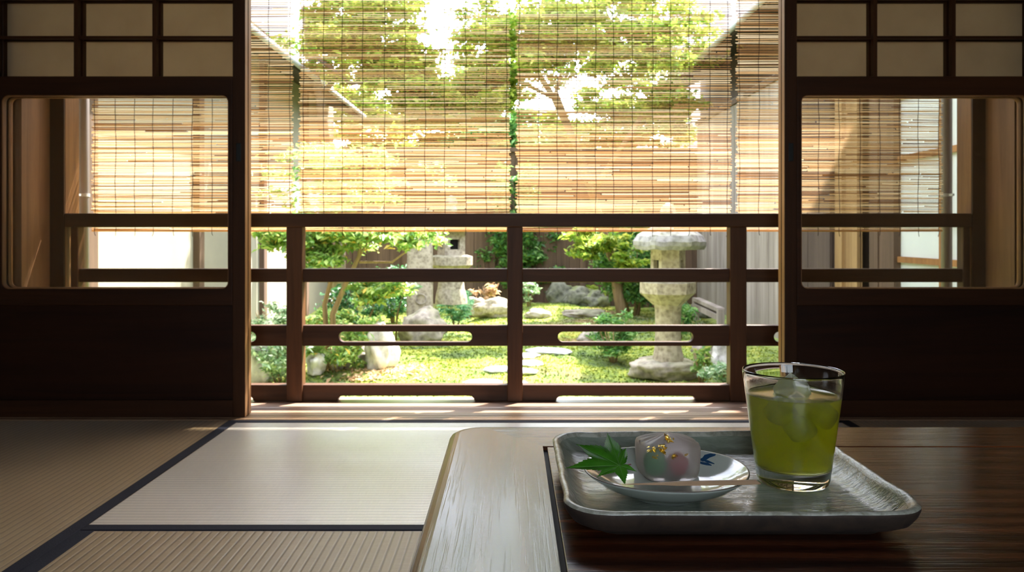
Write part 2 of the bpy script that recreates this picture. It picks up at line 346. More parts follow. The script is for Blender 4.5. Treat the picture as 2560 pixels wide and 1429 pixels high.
# sliding doors: left pair, right pair; each door is a leaf of frame, window, lattice and board
def shoji(n, x0, x1, y0, paper, label, handle_side):
    t=empty('door_%d'%n,(0,0,0),label=label,kind='structure'); y1=y0+.028; yc=(y0+y1)/2
    st=.040
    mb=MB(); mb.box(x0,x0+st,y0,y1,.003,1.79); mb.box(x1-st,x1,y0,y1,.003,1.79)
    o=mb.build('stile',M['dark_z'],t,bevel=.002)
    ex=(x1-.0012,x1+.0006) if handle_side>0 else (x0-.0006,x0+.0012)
    mb=MB(); mb.box(*ex,y0+.002,y1-.001,.005,1.788); mb.build('lit_edge',M['edge'],t,label='paler strip painting side light on the closing edge')  # thin paler strip stands in for light from the opening
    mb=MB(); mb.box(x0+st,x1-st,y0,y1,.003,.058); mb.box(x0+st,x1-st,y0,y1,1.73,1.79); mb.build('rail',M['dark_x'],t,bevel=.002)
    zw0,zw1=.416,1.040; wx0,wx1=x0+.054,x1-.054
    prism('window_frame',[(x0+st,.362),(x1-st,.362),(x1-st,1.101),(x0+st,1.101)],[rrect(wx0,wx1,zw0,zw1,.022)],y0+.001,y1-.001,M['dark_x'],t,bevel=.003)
    prism('window_rim',rrect(wx0-.0001,wx1+.0001,zw0-.0001,zw1+.0001,.022),[rrect(wx0+.0025,wx1-.0025,zw0+.0025,zw1-.0025,.0195)],y0+.004,y1-.004,M['post'],t,label='inner rim of the rounded window, paler to paint its lit bevel')  # pale ring paints the light caught on the window bevel
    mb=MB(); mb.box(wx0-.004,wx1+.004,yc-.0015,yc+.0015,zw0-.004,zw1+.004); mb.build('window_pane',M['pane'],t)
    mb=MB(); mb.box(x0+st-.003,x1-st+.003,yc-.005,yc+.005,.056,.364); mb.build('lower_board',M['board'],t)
    w=(x1-x0-2*st)/3
    for k in (1,2):
        mb=MB(); c=x0+st+w*k; mb.box(c-.0065,c+.0065,y0+.003,y1-.006,1.099,1.732); mb.build('vertical_muntin',M['dark_z'],t)
    for k in range(1,5):
        z=1.101+.126*k
        mb=MB(); mb.box(x0+st,x1-st,y0+.006,y1-.007,z-.0045,z+.0045); mb.build('horizontal_muntin',M['dark_x'],t)
    if paper:
        mb=MB(); mb.box(x0+st-.002,x1-st+.002,y1-.006,y1-.0052,1.10,1.732); mb.build('paper',M['paper'],t)
    hx = x1-.0205 if handle_side>0 else x0+.0205
    if not paper:
        mb=MB()
        mb.box(hx-.0082,hx+.0082,y0-.0012,y0+.004,.826,.886); mb.build('handle',M['iron'],t,bevel=.002,label='small recessed black iron finger pull')
shoji(1,-1.699,-.860,2.640,False,'dark sliding door at the left on the near track, lattice over a rounded window',1)
shoji(2,-1.699,-.860,2.674,True,'papered sliding door at the left on the far track, behind its twin',1)
shoji(3,.878,1.717,2.640,False,'dark sliding door at the right on the near track, lattice over a rounded window',-1)
shoji(4,.878,1.717,2.674,True,'papered sliding door at the right on the far track, behind its twin',-1)
# ================================================================== VERANDA
for i,(y0,y1) in enumerate(((2.7235,2.803),(2.8055,2.885),(2.8875,2.99))):
    mb=MB(); mb.box(-1.62,1.66,y0,y1,-.035,-.001); mb.build('floor_veranda',M['deck'],bevel=.002,label=['veranda floorboard next to the door sill','middle veranda floorboard between sill and railing','outer veranda floorboard under the railing'][i],kind='structure')
mb=MB(); mb.box(-1.62,1.66,2.74,2.98,-.16,-.036); mb.box(-1.7,-1.62,2.74,2.98,-.46,0)
mb.build('trim_3',M['dark_x'],label='dark beam carrying the veranda floor',kind='structure')
for s,xa,xb,nm in ((-1,-1.72,-1.628,'left'),(1,1.668,1.76,'right')):
    mb=MB(); mb.box(xa,xb,2.722,2.8965,-.46,2.6); mb.build('wall_veranda_'+nm,M['side'],label='broad brown cedar board closing the %s end of the veranda'%nm,kind='structure')
    x0,x1=(-1.71,-1.578) if s<0 else (1.622,1.75)
    mb=MB(); mb.box(x0,x1,2.8968,2.992,-.46,2.6); mb.build('trim_%d'%(4 if s<0 else 5),M['post'],bevel=.003,label='square brown house post at the %s end of the railing'%nm,kind='structure')
    mb=MB(); mb.box(*( (-3.6,-1.72) if s<0 else (1.76,3.6)),2.73,2.83,-.46,2.9); mb.build('wall_outer_'+nm,M['plaster'],label='plastered outer house wall %s of the veranda'%nm,kind='structure')
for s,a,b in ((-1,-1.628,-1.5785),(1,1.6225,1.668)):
    mb=MB(); mb.box(a,b,2.888,2.8966,-.03,2.6); mb.build('trim_%d'%(6 if s<0 else 7),M['dark_z'],label='dark strip painting shade on the front of the %s house post'%('left' if s<0 else 'right'),kind='structure')  # shaded front face of the post drawn as an added dark strip
# downpipes
for nm,x in (('left',-1.640),('right',1.664)):
    t=empty('drain_pipe',(x,3.14,GZ),label='grey brown round rain pipe at the %s end of the railing'%nm,cat='drain pipe')
    mb=MB(); mb.lathe([(.0195,0),(.0195,3.0)],20); mb.build('pipe',M['pipe'],t,smooth=True)
    for z in (1.19,2.2):
        mb=MB(); mb.lathe([(.0195,z-.006),(.022,z-.006),(.022,z+.006),(.0195,z+.006)],20,cap=False); mb.box(-.003,.003,-.05,-.018,z-.004,z+.004); mb.build('strap',M['white_metal'],t,smooth=False,label='thin pale metal strap')
# house eave above
mb=MB(); mb.add([(-3.6,2.7,2.95),(3.6,2.7,2.95),(3.6,3.95,2.60),(-3.6,3.95,2.60),(-3.6,2.7,3.05),(3.6,2.7,3.05),(3.6,3.95,2.70),(-3.6,3.95,2.70)],[(0,1,2,3),(4,7,6,5),(0,4,5,1),(3,2,6,7),(0,3,7,4),(1,5,6,2)])
mb.build('roof_house',M['darkroof'],label='wooden eave of the house over the veranda',kind='structure')

# railing
t=empty('veranda_railing',(0,2.9,0),label='dark brown wooden railing with slotted boards along the veranda edge',cat='railing')
mb=MB(); mb.box(-1.577,1.621,-.012,.050,.616,.665); mb.build('top_rail',M['rail_x'],t,bevel=.004)
mb=MB(); mb.box(-1.545,1.60,.008,.040,.421,.469); mb.build('middle_rail',M['rail_x'],t,bevel=.003)
posts=[(-.797,-.741),(-.017,.038),(.770,.829)]
def rx(px,d=2.9): return (px-1280)*d/F
def stad(a,b,z0,z1): 
    r=(z1-z0)/2; return rrect(a,b,z0,z1,r*.999,8)
outer=[(-1.56,.195),(1.61,.195),(1.61,.2685),(-1.56,.2685)]
slots=[(847,1180),(1395,1733),(1935,2250),(300,640)]
o=prism('slotted_rail',outer,[stad(rx(a,2.91),rx(b,2.91),.209,.2455) for a,b in slots],.008,.036,M['rail_x'],t,bevel=.002)
out=[(-1.56,0)]
for a,b in sorted(((843,1187),(1390,1740),(1935,2250),(300,634))):
    a,b=rx(a,2.91),rx(b,2.91); out+= [(a,0),(a+.004,.010),(a+.012,.0165),(a+.02,.018),(b-.02,.018),(b-.012,.0165),(b-.004,.010),(b,0)]
out+= [(1.61,0),(1.61,.057),(-1.56,.057)]
prism('foot_rail',out,[],.008,.05,M['rail_x'],t,bevel=.002)
for a,b in posts:
    mb=MB(); mb.box(a,b,-.006,.046,0.0,.617); mb.build('post',M['rail_z'],t,bevel=.003)
for a,b in ((-1.562,-1.535),(1.596,1.62)):
    mb=MB(); mb.box(a,b,.0,.044,0.0,.617); mb.build('end_post',M['rail_z'],t,bevel=.003)

# ================================================================== REED BLINDS
def blind(x0,x1,label,seed):
    rng=random.Random(seed); y=3.05; zt=1.98; zb=.603
    t=empty('reed_blind',((x0+x1)/2,y,zb),label=label,cat='blind',group='reed blinds hanging outside the railing')
    ox=(x0+x1)/2; V=[]; Fq=[]; n=0
    z=zb+.004
    nth=max(4,round((x1-x0)/.0695)); 
    thx=[x0+.014+(x1-x0-.028)*k/(nth-1)+rng.uniform(-.004,.004) for k in range(nth)]
    ring=[(-math.cos(a),math.sin(a)) for a in (-1.5,-.75,0,.75,1.5)]; NR=5
    while z<zt:
        r=rng.uniform(.0014,.0025)*(1.25 if rng.random()<.12 else 1)
        ph=rng.uniform(0,6.3); amp=rng.uniform(.0004,.0016); fq=rng.uniform(3,9); sl=rng.uniform(-.0016,.0016)
        xa=x0+rng.uniform(-.004,.008); 
        while xa<x1-.01:
            L=rng.uniform(.12,.9); xb=min(xa+L,x1+rng.uniform(-.008,.004))
            if x1-xb<.04: xb=x1+rng.uniform(-.006,.004)
            m=max(2,int((xb-xa)/.05)+1); dz=rng.uniform(-.0006,.0006); r2=r*rng.uniform(.75,1.15)
            for i in range(m+1):
                xx=xa+(xb-xa)*i/m; zz=z+dz+amp*math.sin(fq*xx+ph)+sl*(xx-ox); rr=r2*(1-.25*i/m)
                for cy,cz in ring: V.append((xx-ox,rr*cy+.0006*math.sin(ph*3+xx*5),zz+rr*cz-zb))
                if i<m:
                    for k in range(NR-1): Fq.append((n+i*NR+k,n+i*NR+k+1,n+(i+1)*NR+k+1,n+(i+1)*NR+k))
            n+=(m+1)*NR; xa=xb+rng.uniform(.0005,.006)
        z+=rng.uniform(.0041,.0062)*(1.0 if z<1.05 else 1.45)  # wider spacing higher up imitates the see-through look of unlit reeds
    o=np_mesh('reeds',V,Fq,M['reed'],t)
    for tx in thx:
        mb=MB(); pts=[]; k=0; zz=zt
        while zz>zb-.012:
            s=1 if k%2 else -1
            pts.append((tx-ox+.0016*math.sin(zz*23+tx*9)+rng.uniform(-.0007,.0007),-.0026,zz-zb)); zz-=.018; k+=1
        pts.append((tx-ox+rng.uniform(-.005,.005),-.002,-.016-rng.uniform(0,.006)))
        mb.tube(pts,.0011,5); mb.build('binding_cord',M['cord'],t)
    mb=MB(); mb.box(x0-ox,x1-ox,-.008,.008,zt-zb-.01,zt-zb+.025); mb.build('head_batten',M['post'],t)
    for xx in (x0-ox+.1,x1-ox-.1):
        mb=MB(); mb.tube([(xx,0,zt-zb+.02),(xx,-.0,2.72-zb+.10)],.002,5); mb.build('hanging_string',M['cord'],t)
    mb=MB(); mb.tube([(x0-ox,0,.001),(0,0,.0003),(x1-ox,0,.001)],.0035,8); mb.build('bottom_rod',M['reed'],t)
blind(-1.562,-.814,'reed blind at the far left, mostly behind the left window',1)
blind(-.793,-.007,'reed blind left of the middle gap, over the left lantern',2)
blind(.015,.815,'reed blind right of the middle gap, brightly sunlit on its lower half',3)
blind(.833,1.600,'reed blind at the far right, mostly behind the right window',4)

# ================================================================== TATAMI
def mat(x0,x1,y0,y1,along,borders,label):
    t=empty('tatami_mat',((x0+x1)/2,(y0+y1)/2,-.055),label=label,cat='tatami mat',group='tatami mats on the floor')
    cx,cy=(x0+x1)/2,(y0+y1)/2; g=.0008
    mb=MB(); mb.box(x0-cx+g,x1-cx-g,y0-cy+g,y1-cy-g,0,.0545); mb.build('rush_surface',M['tatami_'+along],t,bevel=.002)
    b=.031
    for s in borders:
        mb=MB()
        X0,X1,Y0,Y1=x0-cx+g,x1-cx-g,y0-cy+g,y1-cy-g
        if s=='l': X1=X0+b
        if s=='r': X0=X1-b
        if s=='n': Y1=Y0+b
        if s=='f': Y0=Y1-b
        mb.box(X0,X1,Y0,Y1,.052,.0558); mb.build('cloth_border',M['cloth'],t,bevel=.0015)
S=-.870
mat(S,1.04,1.649,2.611,'x','nf','mat in the middle, paler rush standing in for the doorway light')
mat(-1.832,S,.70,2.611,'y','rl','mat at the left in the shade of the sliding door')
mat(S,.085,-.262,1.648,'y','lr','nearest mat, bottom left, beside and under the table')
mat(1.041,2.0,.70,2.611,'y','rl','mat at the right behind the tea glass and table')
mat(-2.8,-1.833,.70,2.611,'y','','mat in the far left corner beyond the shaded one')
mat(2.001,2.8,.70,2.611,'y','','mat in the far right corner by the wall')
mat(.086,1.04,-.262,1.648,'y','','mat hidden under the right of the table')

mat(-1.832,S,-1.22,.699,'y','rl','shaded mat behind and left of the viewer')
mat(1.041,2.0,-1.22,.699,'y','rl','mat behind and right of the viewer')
# ================================================================== TABLE
TZ=.37
t=empty('low_table',(.54,.6,0),label='low lacquered red brown table with rounded corners, holding the tea tray',cat='table')
ox,oy=.54,.6
def ring_loop(x0,x1,y0,y1,r,z,n=10): return [(x-ox,y-oy,z) for x,y in rrect(x0,x1,y0,y1,max(r,.0005),n)]
ax0,ax1,ay0,ay1=-.072,1.16,.20,.976
mb=MB()
prof=[(.012,-.030),(.006,-.030),(.003,-.0275),(.0025,-.018),(.0005,-.0165),(0,-.012),(.0010,-.006),(.0035,-.0025),(.0075,-.0006),(.012,0)]
rings=[ring_loop(ax0+o,ax1-o,ay0+o,ay1-o,.040-o,TZ+z) for o,z in prof]
gx0,gx1,gy0,gy1=.033,1.055,.29,.880
inner=[ring_loop(gx0,gx1,gy0,gy1,.0006,TZ),ring_loop(gx0,gx1,gy0,gy1,.0006,TZ-.006),ring_loop(gx0,gx1,gy0,gy1,.0006,TZ-.03)]
mb.loft(rings+inner+[rings[0]],cap=False)
def framemat():
    t=NT('table frame wood'); return t
fr=mb.build('table_frame',[M['table_y'],M['table_x']],t)
for p in fr.data.polygons:
    c=p.center; p.material_index = 1 if (c.y+oy>.875 and c.x+ox>.06) or c.y+oy<.3 else 0
mb=MB()
for side in (0,):
    mb.box(gx0+.0045-ox,gx1-.0045-ox,gy0+.0035-oy,gy1-.0022-oy,TZ-.024,TZ-.0003)
mb.build('table_panel',M['table_x'],t,bevel=.0008)
mb=MB(); mb.box(gx0-.001-ox,gx1+.001-ox,gy0-.001-oy,gy1+.001-oy,TZ-.012,TZ-.0045); mb.build('groove',M['darkgap'],t)
mb=MB(); 
for a in ((-.03,1.12,.24,.26),(-.03,1.12,.915,.935),(-.03,-.01,.26,.915),(1.10,1.12,.26,.915)):
    mb.box(a[0]-ox,a[1]-ox,a[2]-oy,a[3]-oy,TZ-.085,TZ-.03)
mb.build('apron',M['table_x'],t)
for lx in (-.03,1.07):
    for ly in (.24,.885):
        mb=MB(); mb.box(lx-ox,lx+.05-ox,ly-oy,ly+.05-oy,.0005,TZ-.03); mb.build('leg',M['dark_z'],t,bevel=.004)

# ================================================================== TRAY
tx0,tx1,ty0,ty1=.040,.311,.597,.842; tcx,tcy=(tx0+tx1)/2,(ty0+ty1)/2
tray=empty('ceramic_tray',(tcx,tcy,TZ),label='square celadon glazed ceramic tray with raised wavy rim on the table',cat='tray')
def trloop(off,z,r,wob=0,n=14):
    pts=[]; a=(tx1-tx0)/2-off; b=(ty1-ty0)/2-off; r=max(r,.004)
    base=[]
    # dense straight edges
    cor=[(a-r,b-r,0),(-a+r,b-r,90),(-a+r,-b+r,180),(a-r,-b+r,270)]
    for q,(cx,cy,a0) in enumerate(cor):
        for k in range(n+1):
            an=math.radians(a0+90*k/n); base.append((cx+r*math.cos(an),cy+r*math.sin(an)))
        nx,ny,na=cor[(q+1)%4]; an=math.radians(a0+90); p0=(cx+r*math.cos(an),cy+r*math.sin(an)); p1=(nx+r*math.cos(an),ny+r*math.sin(an))
        for k in range(1,24): base.append((p0[0]+(p1[0]-p0[0])*k/24,p0[1]+(p1[1]-p0[1])*k/24))
    for x,y in base:
        w=noise.noise((x*22,y*22,3.1)); w2=noise.noise((x*60,y*60,9.1))
        L=math.hypot(x,y)
        f=1+wob*(w*.0022+w2*.0008)/L
        pts.append((x*f,y*f,z+wob*(w*.0011+w2*.0006)))
    return pts
outp=[(.034,.0003,.012,0,2),(.026,.0003,.016,0,2),(.0225,.004,.018,.1,2),(.014,.0062,.024,.3,2),(.0065,.0105,.028,.5,2),(.002,.0165,.032,.8,2),(.0003,.0212,.033,1,2),
      (0,.0235,.034,1,1),(.0012,.0252,.034,1,1),(.0032,.0256,.033,1,1),(.0052,.0245,.032,1,1),(.0075,.0215,.030,1,0),(.0125,.0155,.026,.8,0),(.0185,.0112,.020,.5,0),(.026,.0094,.014,.2,0),(.036,.0090,.010,0,0)]
mb=MB(); L=[trloop(o,z,r,w) for o,z,r,w,m in outp]
for i in range(len(L)-1): mb.loft([L[i],L[i+1]],cap=False,mi=outp[i+1][4] if i<6 else outp[i][4])
n=len(L[-1]); mb.add(L[-1],[tuple(range(n))],0); mb.add(L[0],[tuple(range(n-1,-1,-1))],2)
o=mb.build('tray_body',[M['celadon'],M['rimglaze'],M['stoneware']],tray)
bm=bmesh.new(); bm.from_mesh(o.data); bmesh.ops.remove_doubles(bm,verts=bm.verts,dist=1e-6); bmesh.ops.recalc_face_normals(bm,faces=bm.faces); bm.to_mesh(o.data); bm.free()
o.data.polygons.foreach_set('use_smooth',[True]*len(o.data.polygons))
TF=TZ+.0090
# four little feet
# ================================================================== PLATE
pc=Vector((.129,.690,TF))
pl=empty('small_plate',pc,label='small round pale celadon plate with a blue brushstroke, holding the sweet',cat='plate')
prof=[(.0001,.0045),(.024,.0045),(.026,.0),(.0285,.0),(.0295,.0035),(.042,.0060),(.056,.0125),(.0665,.0205),(.0682,.0222),(.0680,.0231),(.0668,.0230),(.0560,.0155),(.043,.0092),(.030,.0070),(.0001,.0066)]
mb=MB()
def wl(r,z,n=96):
    return [(r*(1+.006*math.sin(2*a+1)*r/.068)*math.cos(a),r*(1+.006*math.sin(2*a+1)*r/.068)*math.sin(a),z+.0006*math.sin(3*a+.5)*(r/.068)**2) for a in (2*PI*k/n for k in range(n))]
mb.loft([wl(r,z) for r,z in prof],cap=True); mb.build('dish',M['porcelain'],pl,smooth=True)
mb=MB(); mb.loft([wl(r,z) for r,z in ((.0668,.0230),(.0678,.0233),(.0683,.0226))],cap=False); mb.build('rim_line',plain('brown rim line',(.16,.12,.09),.25),pl,smooth=True)
def plz(x,y):
    r=math.hypot(x,y); pr=[(.0,.0066),(.030,.0070),(.043,.0092),(.056,.0155),(.0668,.0230)]
    for (a,b),(c,d) in zip(pr,pr[1:]):
        if r<=c: return b+(d-b)*(r-a)/(c-a)
    return .023
mb=MB()
def stroke(pts,ws):
    rows=[]
    for i,(x,y) in enumerate(pts):
        a=Vector(pts[max(i-1,0)]); b=Vector(pts[min(i+1,len(pts)-1)]); tt=(b-a).normalized(); nn=Vector((-tt.y,tt.x))*ws[i]
        rows.append([(x+nn.x,y+nn.y,plz(x+nn.x,y+nn.y)+.0002),(x-nn.x,y-nn.y,plz(x-nn.x,y-nn.y)+.0002)])
    mb.loft(rows,cap=False,close=False)
def onplate(px,py):
    for k in range(400):
        q=P(px,py,.62+k*.0005)-pc
        if math.hypot(q.x,q.y)<.0668 and q.z<=plz(q.x,q.y): return (q.x,q.y)
    return (.05,.03)
def pst(pix,ws): stroke([onplate(*p) for p in pix],ws)
pst([(1789,1137),(1775,1139),(1764,1144),(1757,1150),(1749,1150)],[.0008,.0022,.0030,.0022,.0006])
pst([(1744,1154),(1756,1158),(1768,1161),(1779,1164)],[.0005,.0013,.0014,.0004])
pst([(1752,1148),(1768,1154),(1786,1160)],[.0005,.0011,.0004])
mb.build('blue_brushwork',M['blue'],pl,label='blue painted brushstrokes')

# ================================================================== SWEET
sc0=Vector((.1365,.7195,TF+.0066))
sw=empty('jelly_sweet',sc0,label='translucent pinkish jelly sweet topped with gold leaf on the small plate',cat='sweet')
def sweet_ring(a,z,n=120,pleat=0.,e=3.6,rot=.12):
    pts=[]
    for k in range(n):
        th=2*PI*k/n; c,s=math.cos(th),math.sin(th)
        r=a*(abs(c)**e+abs(s)**e)**(-1/e)
        pz=pleat*(math.sin(th*11+2.2*math.sin(th*2))*.5+.5*math.sin(th*5+1))
        rr=r*(1+.012*math.sin(3*th+1))
        x,y=rr*math.cos(th+rot),rr*math.sin(th+rot)*.93
        pts.append((x,y,z+pz))
    return pts
mb=MB(); R=.0262
pf=[(.55,.0002,0),(.80,.0006,0),(.90,.0028,0),(.965,.0085,0),(.985,.016,0),(1,.0235,0),(.995,.0285,.0001),(.955,.0308,.0003),(.85,.0322,.0006),(.70,.0337,.0009),(.52,.0352,.0010),(.34,.0366,.0009),(.18,.0374,.0005),(.06,.0377,.0001)]
mb.loft([sweet_ring(R*a,z,pleat=p,e=3.6 if a>.6 else 2.3) for a,z,p in pf],cap=True)
mb.build('jelly_shell',M['jelly'],sw,smooth=True)
def blob(name,c,r,mat,parent,seed=1,amp=.15,sub=3,fq=2.5,flat=None,**tg):
    bm=bmesh.new(); bmesh.ops.create_icosphere(bm,subdivisions=sub,radius=1)
    for v in bm.verts:
        q=v.co.copy(); f=1+amp*noise.noise(q*fq+Vector((seed*3.7,seed*1.3,seed)))+amp*.4*noise.noise(q*fq*2.7+Vector((seed,seed*2.1,7)))
        v.co=Vector((q.x*r[0],q.y*r[1],q.z*r[2]))*f
        if flat is not None and v.co.z<flat: v.co.z=flat
        v.co+=Vector(c)
    me=D.meshes.new(name); bm.to_mesh(me); bm.free(); me.materials.append(mat)
    me.polygons.foreach_set('use_smooth',[True]*len(me.polygons))
    o=D.objects.new(name,me); COL.objects.link(o); 
    if parent: o.parent=parent
    return tag(o,**tg)
blob('bean_filling',(.001,.007,.0165),(.0175,.0120,.0135),M['bean_w'],sw,1,label='milky white filling')
blob('red_filling',(.0055,-.0140,.0150),(.0090,.0075,.0095),M['bean_r'],sw,2,label='dull red filling')
blob('green_filling',(-.0128,-.0128,.0160),(.0090,.0082,.0110),M['bean_g'],sw,3,label='dark green filling')
def flake(c,s,seed):
    rng=random.Random(seed); mb=MB()
    for q in range(7):
        a=Vector(c)+Vector((rng.uniform(-1,1),rng.uniform(-1,1),rng.uniform(-.5,.8)))*s*.5
        vs=[a+Vector((rng.uniform(-1,1),rng.uniform(-1,1),rng.uniform(-.8,.8)))*s*.75 for k in range(4)]
        mb.add(vs,[(0,1,2),(1,3,2),(0,3,1)])
    mb.build('gold_flake',M['gold'],sw)
from mathutils.bvhtree import BVHTree
shell=[o for o in sw.children if o.name.startswith('jelly_shell')][0]
bv=BVHTree.FromPolygons([v.co+sc0 for v in shell.data.vertices],[tuple(p.vertices) for p in shell.data.polygons])
for i,(px,py,s) in enumerate(((1663,1092,.0026),(1674,1100,.0030),(1668,1097,.0022),(1630,1125,.0032),(1637,1140,.0022),(1655,1121,.0032),(1660,1132,.0018),(1687,1142,.0024),(1716,1136,.0015))):
    dr=(P(px,py,1)-Vector((0,0,EYE))).normalized(); h=bv.ray_cast(Vector((0,0,EYE)),dr)
    if h[0] is not None: flake(h[0]-sc0-dr*s*.5,s*1.35,i)

# ================================================================== PICK
pz=pc.z+.0248
A_=Vector((.0855,.6375,pz)); B_=Vector((.1945,.6405,pz+.0008))
mb=MB(); ax=(B_-A_); rows=[]
for f,h,w in ((0,.0004,.0004),(.12,.0012,.0010),(.30,.0022,.0018),(.40,.0031,.0024),(.60,.0034,.0026),(.80,.0034,.0026),(.965,.0030,.0026),(1.0,.0004,.0020)):
    p=ax*f; zt=h*.5; off=.0
    if f==1: off=-.0012
    rows.append([(p.x,p.y-w/2,p.z-zt+off),(p.x,p.y+w/2,p.z-zt+off),(p.x,p.y+w/2,p.z+zt+off),(p.x,p.y-w/2,p.z+zt+off)])
mb.loft(rows); o=mb.build('wooden_pick',M['pickwood'],bevel=.0002,label='slim pale wooden sweet pick lying across the plate rim',cat='pick'); o.location=A_

# ================================================================== MAPLE LEAF
C0=(1549,1163)
tips=[((1518,1079),.30),((1440,1107),.34),((1412,1167),.27),((1492,1191),.30),((1563,1212),.34),((1592,1178),.26),((1566,1117),.30)]
# leaf plane: low at the front edge, higher at the back
p1=P(1563,1212,.651); p1.z=max(p1.z,.4005); p2=P(1518,1079,.705); p3=P(1412,1167,.668)
nrm=(p2-p1).cross(p3-p1).normalized()
cam=Vector((0,0,EYE))
def onleaf(px,py):
    dr=P(px,py,1)-cam; tt=(p1-cam).dot(nrm)/dr.dot(nrm); return cam+dr*tt
org=onleaf(*C0)
lf=empty('maple_leaf',org,label='fresh green seven lobed maple leaf resting on the plate rim',cat='leaf')
tips.sort(key=lambda q: math.atan2(q[0][1]-C0[1],q[0][0]-C0[0]))
# work in leaf-plane axes
u=(onleaf(C0[0]+10,C0[1])-org).normalized(); w_=nrm.cross(u).normalized()
T=[]
for (px,py),wd in tips:
    q=onleaf(px,py)-org; T.append((q.dot(u),q.dot(w_),wd))
T.sort(key=lambda q: math.atan2(q[1],q[0]))
outl=[]
for i,(x,y,wd) in enumerate(T):
    Ln=math.hypot(x,y); an=math.atan2(y,x)
    xp,yp,_=T[i-1]; xn,yn,_=T[(i+1)%len(T)]
    def mid(x2,y2):
        a2=math.atan2(y2,x2); dlt=(a2-an+PI)%(2*PI)-PI; return an+dlt/2, min(Ln,math.hypot(x2,y2))*.27*(1 if abs(dlt)<1.3 else .6)
    (a0,r0),(a1,r1)=mid(xp,yp),mid(xn,yn)
    n0=(r0*math.cos(a0),r0*math.sin(a0)); e=(math.cos(an),math.sin(an)); pp=(-e[1],e[0])
    side=[]
    for sgn,(nr,na) in ((-1,(r0,a0)),(1,(r1,a1))):
        sx=nr*math.cos(na-an); sy=abs(nr*math.sin(na-an)); pts=[]
        K=9
        for k in range(K):
            f=k/K; s=sx+(Ln-sx)*f
            wbase=sy*(1-f)+ wd*Ln*.80*math.sin(PI*min(1,f**.75))**1.0*(1-f)**.55*.75
            pts.append((s,wbase))
            if k>1: pts.append((s-Ln*.012,wbase*.86-Ln*.002))
        side.append([(s*e[0]+sgn*ww*pp[0],s*e[1]+sgn*ww*pp[1]) for s,ww in pts])
    outl+= side[0]+[(x,y)]+side[1][::-1][:-1]
mb=MB(); N=len(outl); vs=[(0,0)]+outl
def lift(a,b):
    r=math.hypot(a,b); th=math.atan2(b,a); best=min(abs((th-math.atan2(y,x)+PI)%(2*PI)-PI) for x,y,_ in T)
    return .0022*math.sin(best*4)*min(1,r/.015)-r*r*.6+.0002
v3=[u*a+w_*b+nrm*(lift(a,b) if (a or b) else .0) for a,b in vs]
mid_=[u*a*.5+w_*b*.5+nrm*lift(a*.5,b*.5) for a,b in outl]
mb.add(v3[:1]+v3[1:]+mid_,[(0,1+N+k,1+N+(k+1)%N) for k in range(N)]+[(1+N+k,1+k,1+(k+1)%N,1+N+(k+1)%N) for k in range(N)])
o=mb.build('leaf_blade',M['maple'],lf,smooth=True); so=o.modifiers.new('solid','SOLIDIFY'); so.thickness=.0003; so.offset=0
mb=MB()
for x,y,_ in T:
    mb.tube([u*x*f+w_*y*f+nrm*((lift(x*f,y*f) if f else 0)+.0002*(1 if nrm.z>0 else -1)) for f in (0,.25,.5,.75,.95)],[.00028,.00025,.0002,.00015,.00006],5)
mb.build('leaf_veins',M['vein'],lf)
# red petiole running right, resting on the plate
mb=MB(); q1=onleaf(1585,1159)-org; mb.tube([(0,0,0),q1*.4,q1*.8],[.0004,.0004,.0004],6); mb.build('leaf_stalk',plain('red stalk',(.25,.06,.05),.5),lf,label='thin reddish stalk')

# ================================================================== GLASS, TEA, ICE
gc=Vector((.2478,.7235,TF+.0002))
zs=.099
def ro(z): return .0305+(.0434-.0305)*(z/zs)
prof=[(.0002,.0008),(.026,.0004),(.0292,.0006),(.0303,.0022)]+[(ro(z),z) for z in (.006,.012,.02,.03,.045,.06,.075,.09,.097)]+[(ro(.0985)-.0002,.0985),(ro(.099)-.0007,.0991),(ro(.0985)-.0012,.0985)]+[(ro(z)-.0013,z) for z in (.096,.085,.07,.055,.04,.03,.022,.018)]+[(ro(.015)-.0025,.0152),(ro(.015)-.006,.0141),(.012,.0138),(.0002,.0138)]
mb=MB(); mb.lathe(prof,96); o=mb.build('drinking_glass',M['glass'],smooth=True,label='tapered clear tumbler with thick base, filled with iced green tea',cat='glass'); o.location=gc
LZ=.0775
prof=[(.0002,.0136),(.012,.0136),(ro(.015)-.006,.0139),(ro(.015)-.0023,.0150)]+[(ro(z)-.00115,z) for z in (.018,.025,.035,.05,.065,LZ-.001)]+[(ro(LZ)-.00115,LZ+.0006),(ro(LZ)-.0022,LZ),(.02,LZ),(.0002,LZ)]
mb=MB(); mb.lathe(prof,96); o=mb.build('green_tea',M['tea'],smooth=True,label='vivid yellow green tea filling the tumbler',cat='drink'); o.location=gc
def ice(c,s,rot,label,sharp=.2):
    bm=bmesh.new(); bmesh.ops.create_cube(bm,size=1); bmesh.ops.bevel(bm,geom=bm.edges[:],offset=sharp,segments=3,affect='EDGES',profile=.6)
    for v in bm.verts: v.co=Vector((v.co.x*s[0],v.co.y*s[1],v.co.z*s[2]))*(1+.10*noise.noise(v.co*2.4+Vector(c)*90))
    me=D.meshes.new('ice_cube'); bm.to_mesh(me); bm.free(); me.materials.append(M['ice']); me.polygons.foreach_set('use_smooth',[True]*len(me.polygons))
    o=D.objects.new('ice_cube',me); COL.objects.link(o); o.location=gc+Vector(c); o.rotation_euler=rot
    tag(o,label,'ice cube','ice cubes in the green tea')
ice((-.015,-.0165,.0665),(.020,.018,.020),(.5,.3,.2),'ice cube under the surface at the left of the tumbler',.3)
ice((.0175,-.0165,.0640),(.020,.016,.019),(.2,.7,.5),'ice cube under the surface at the right of the tumbler',.3)
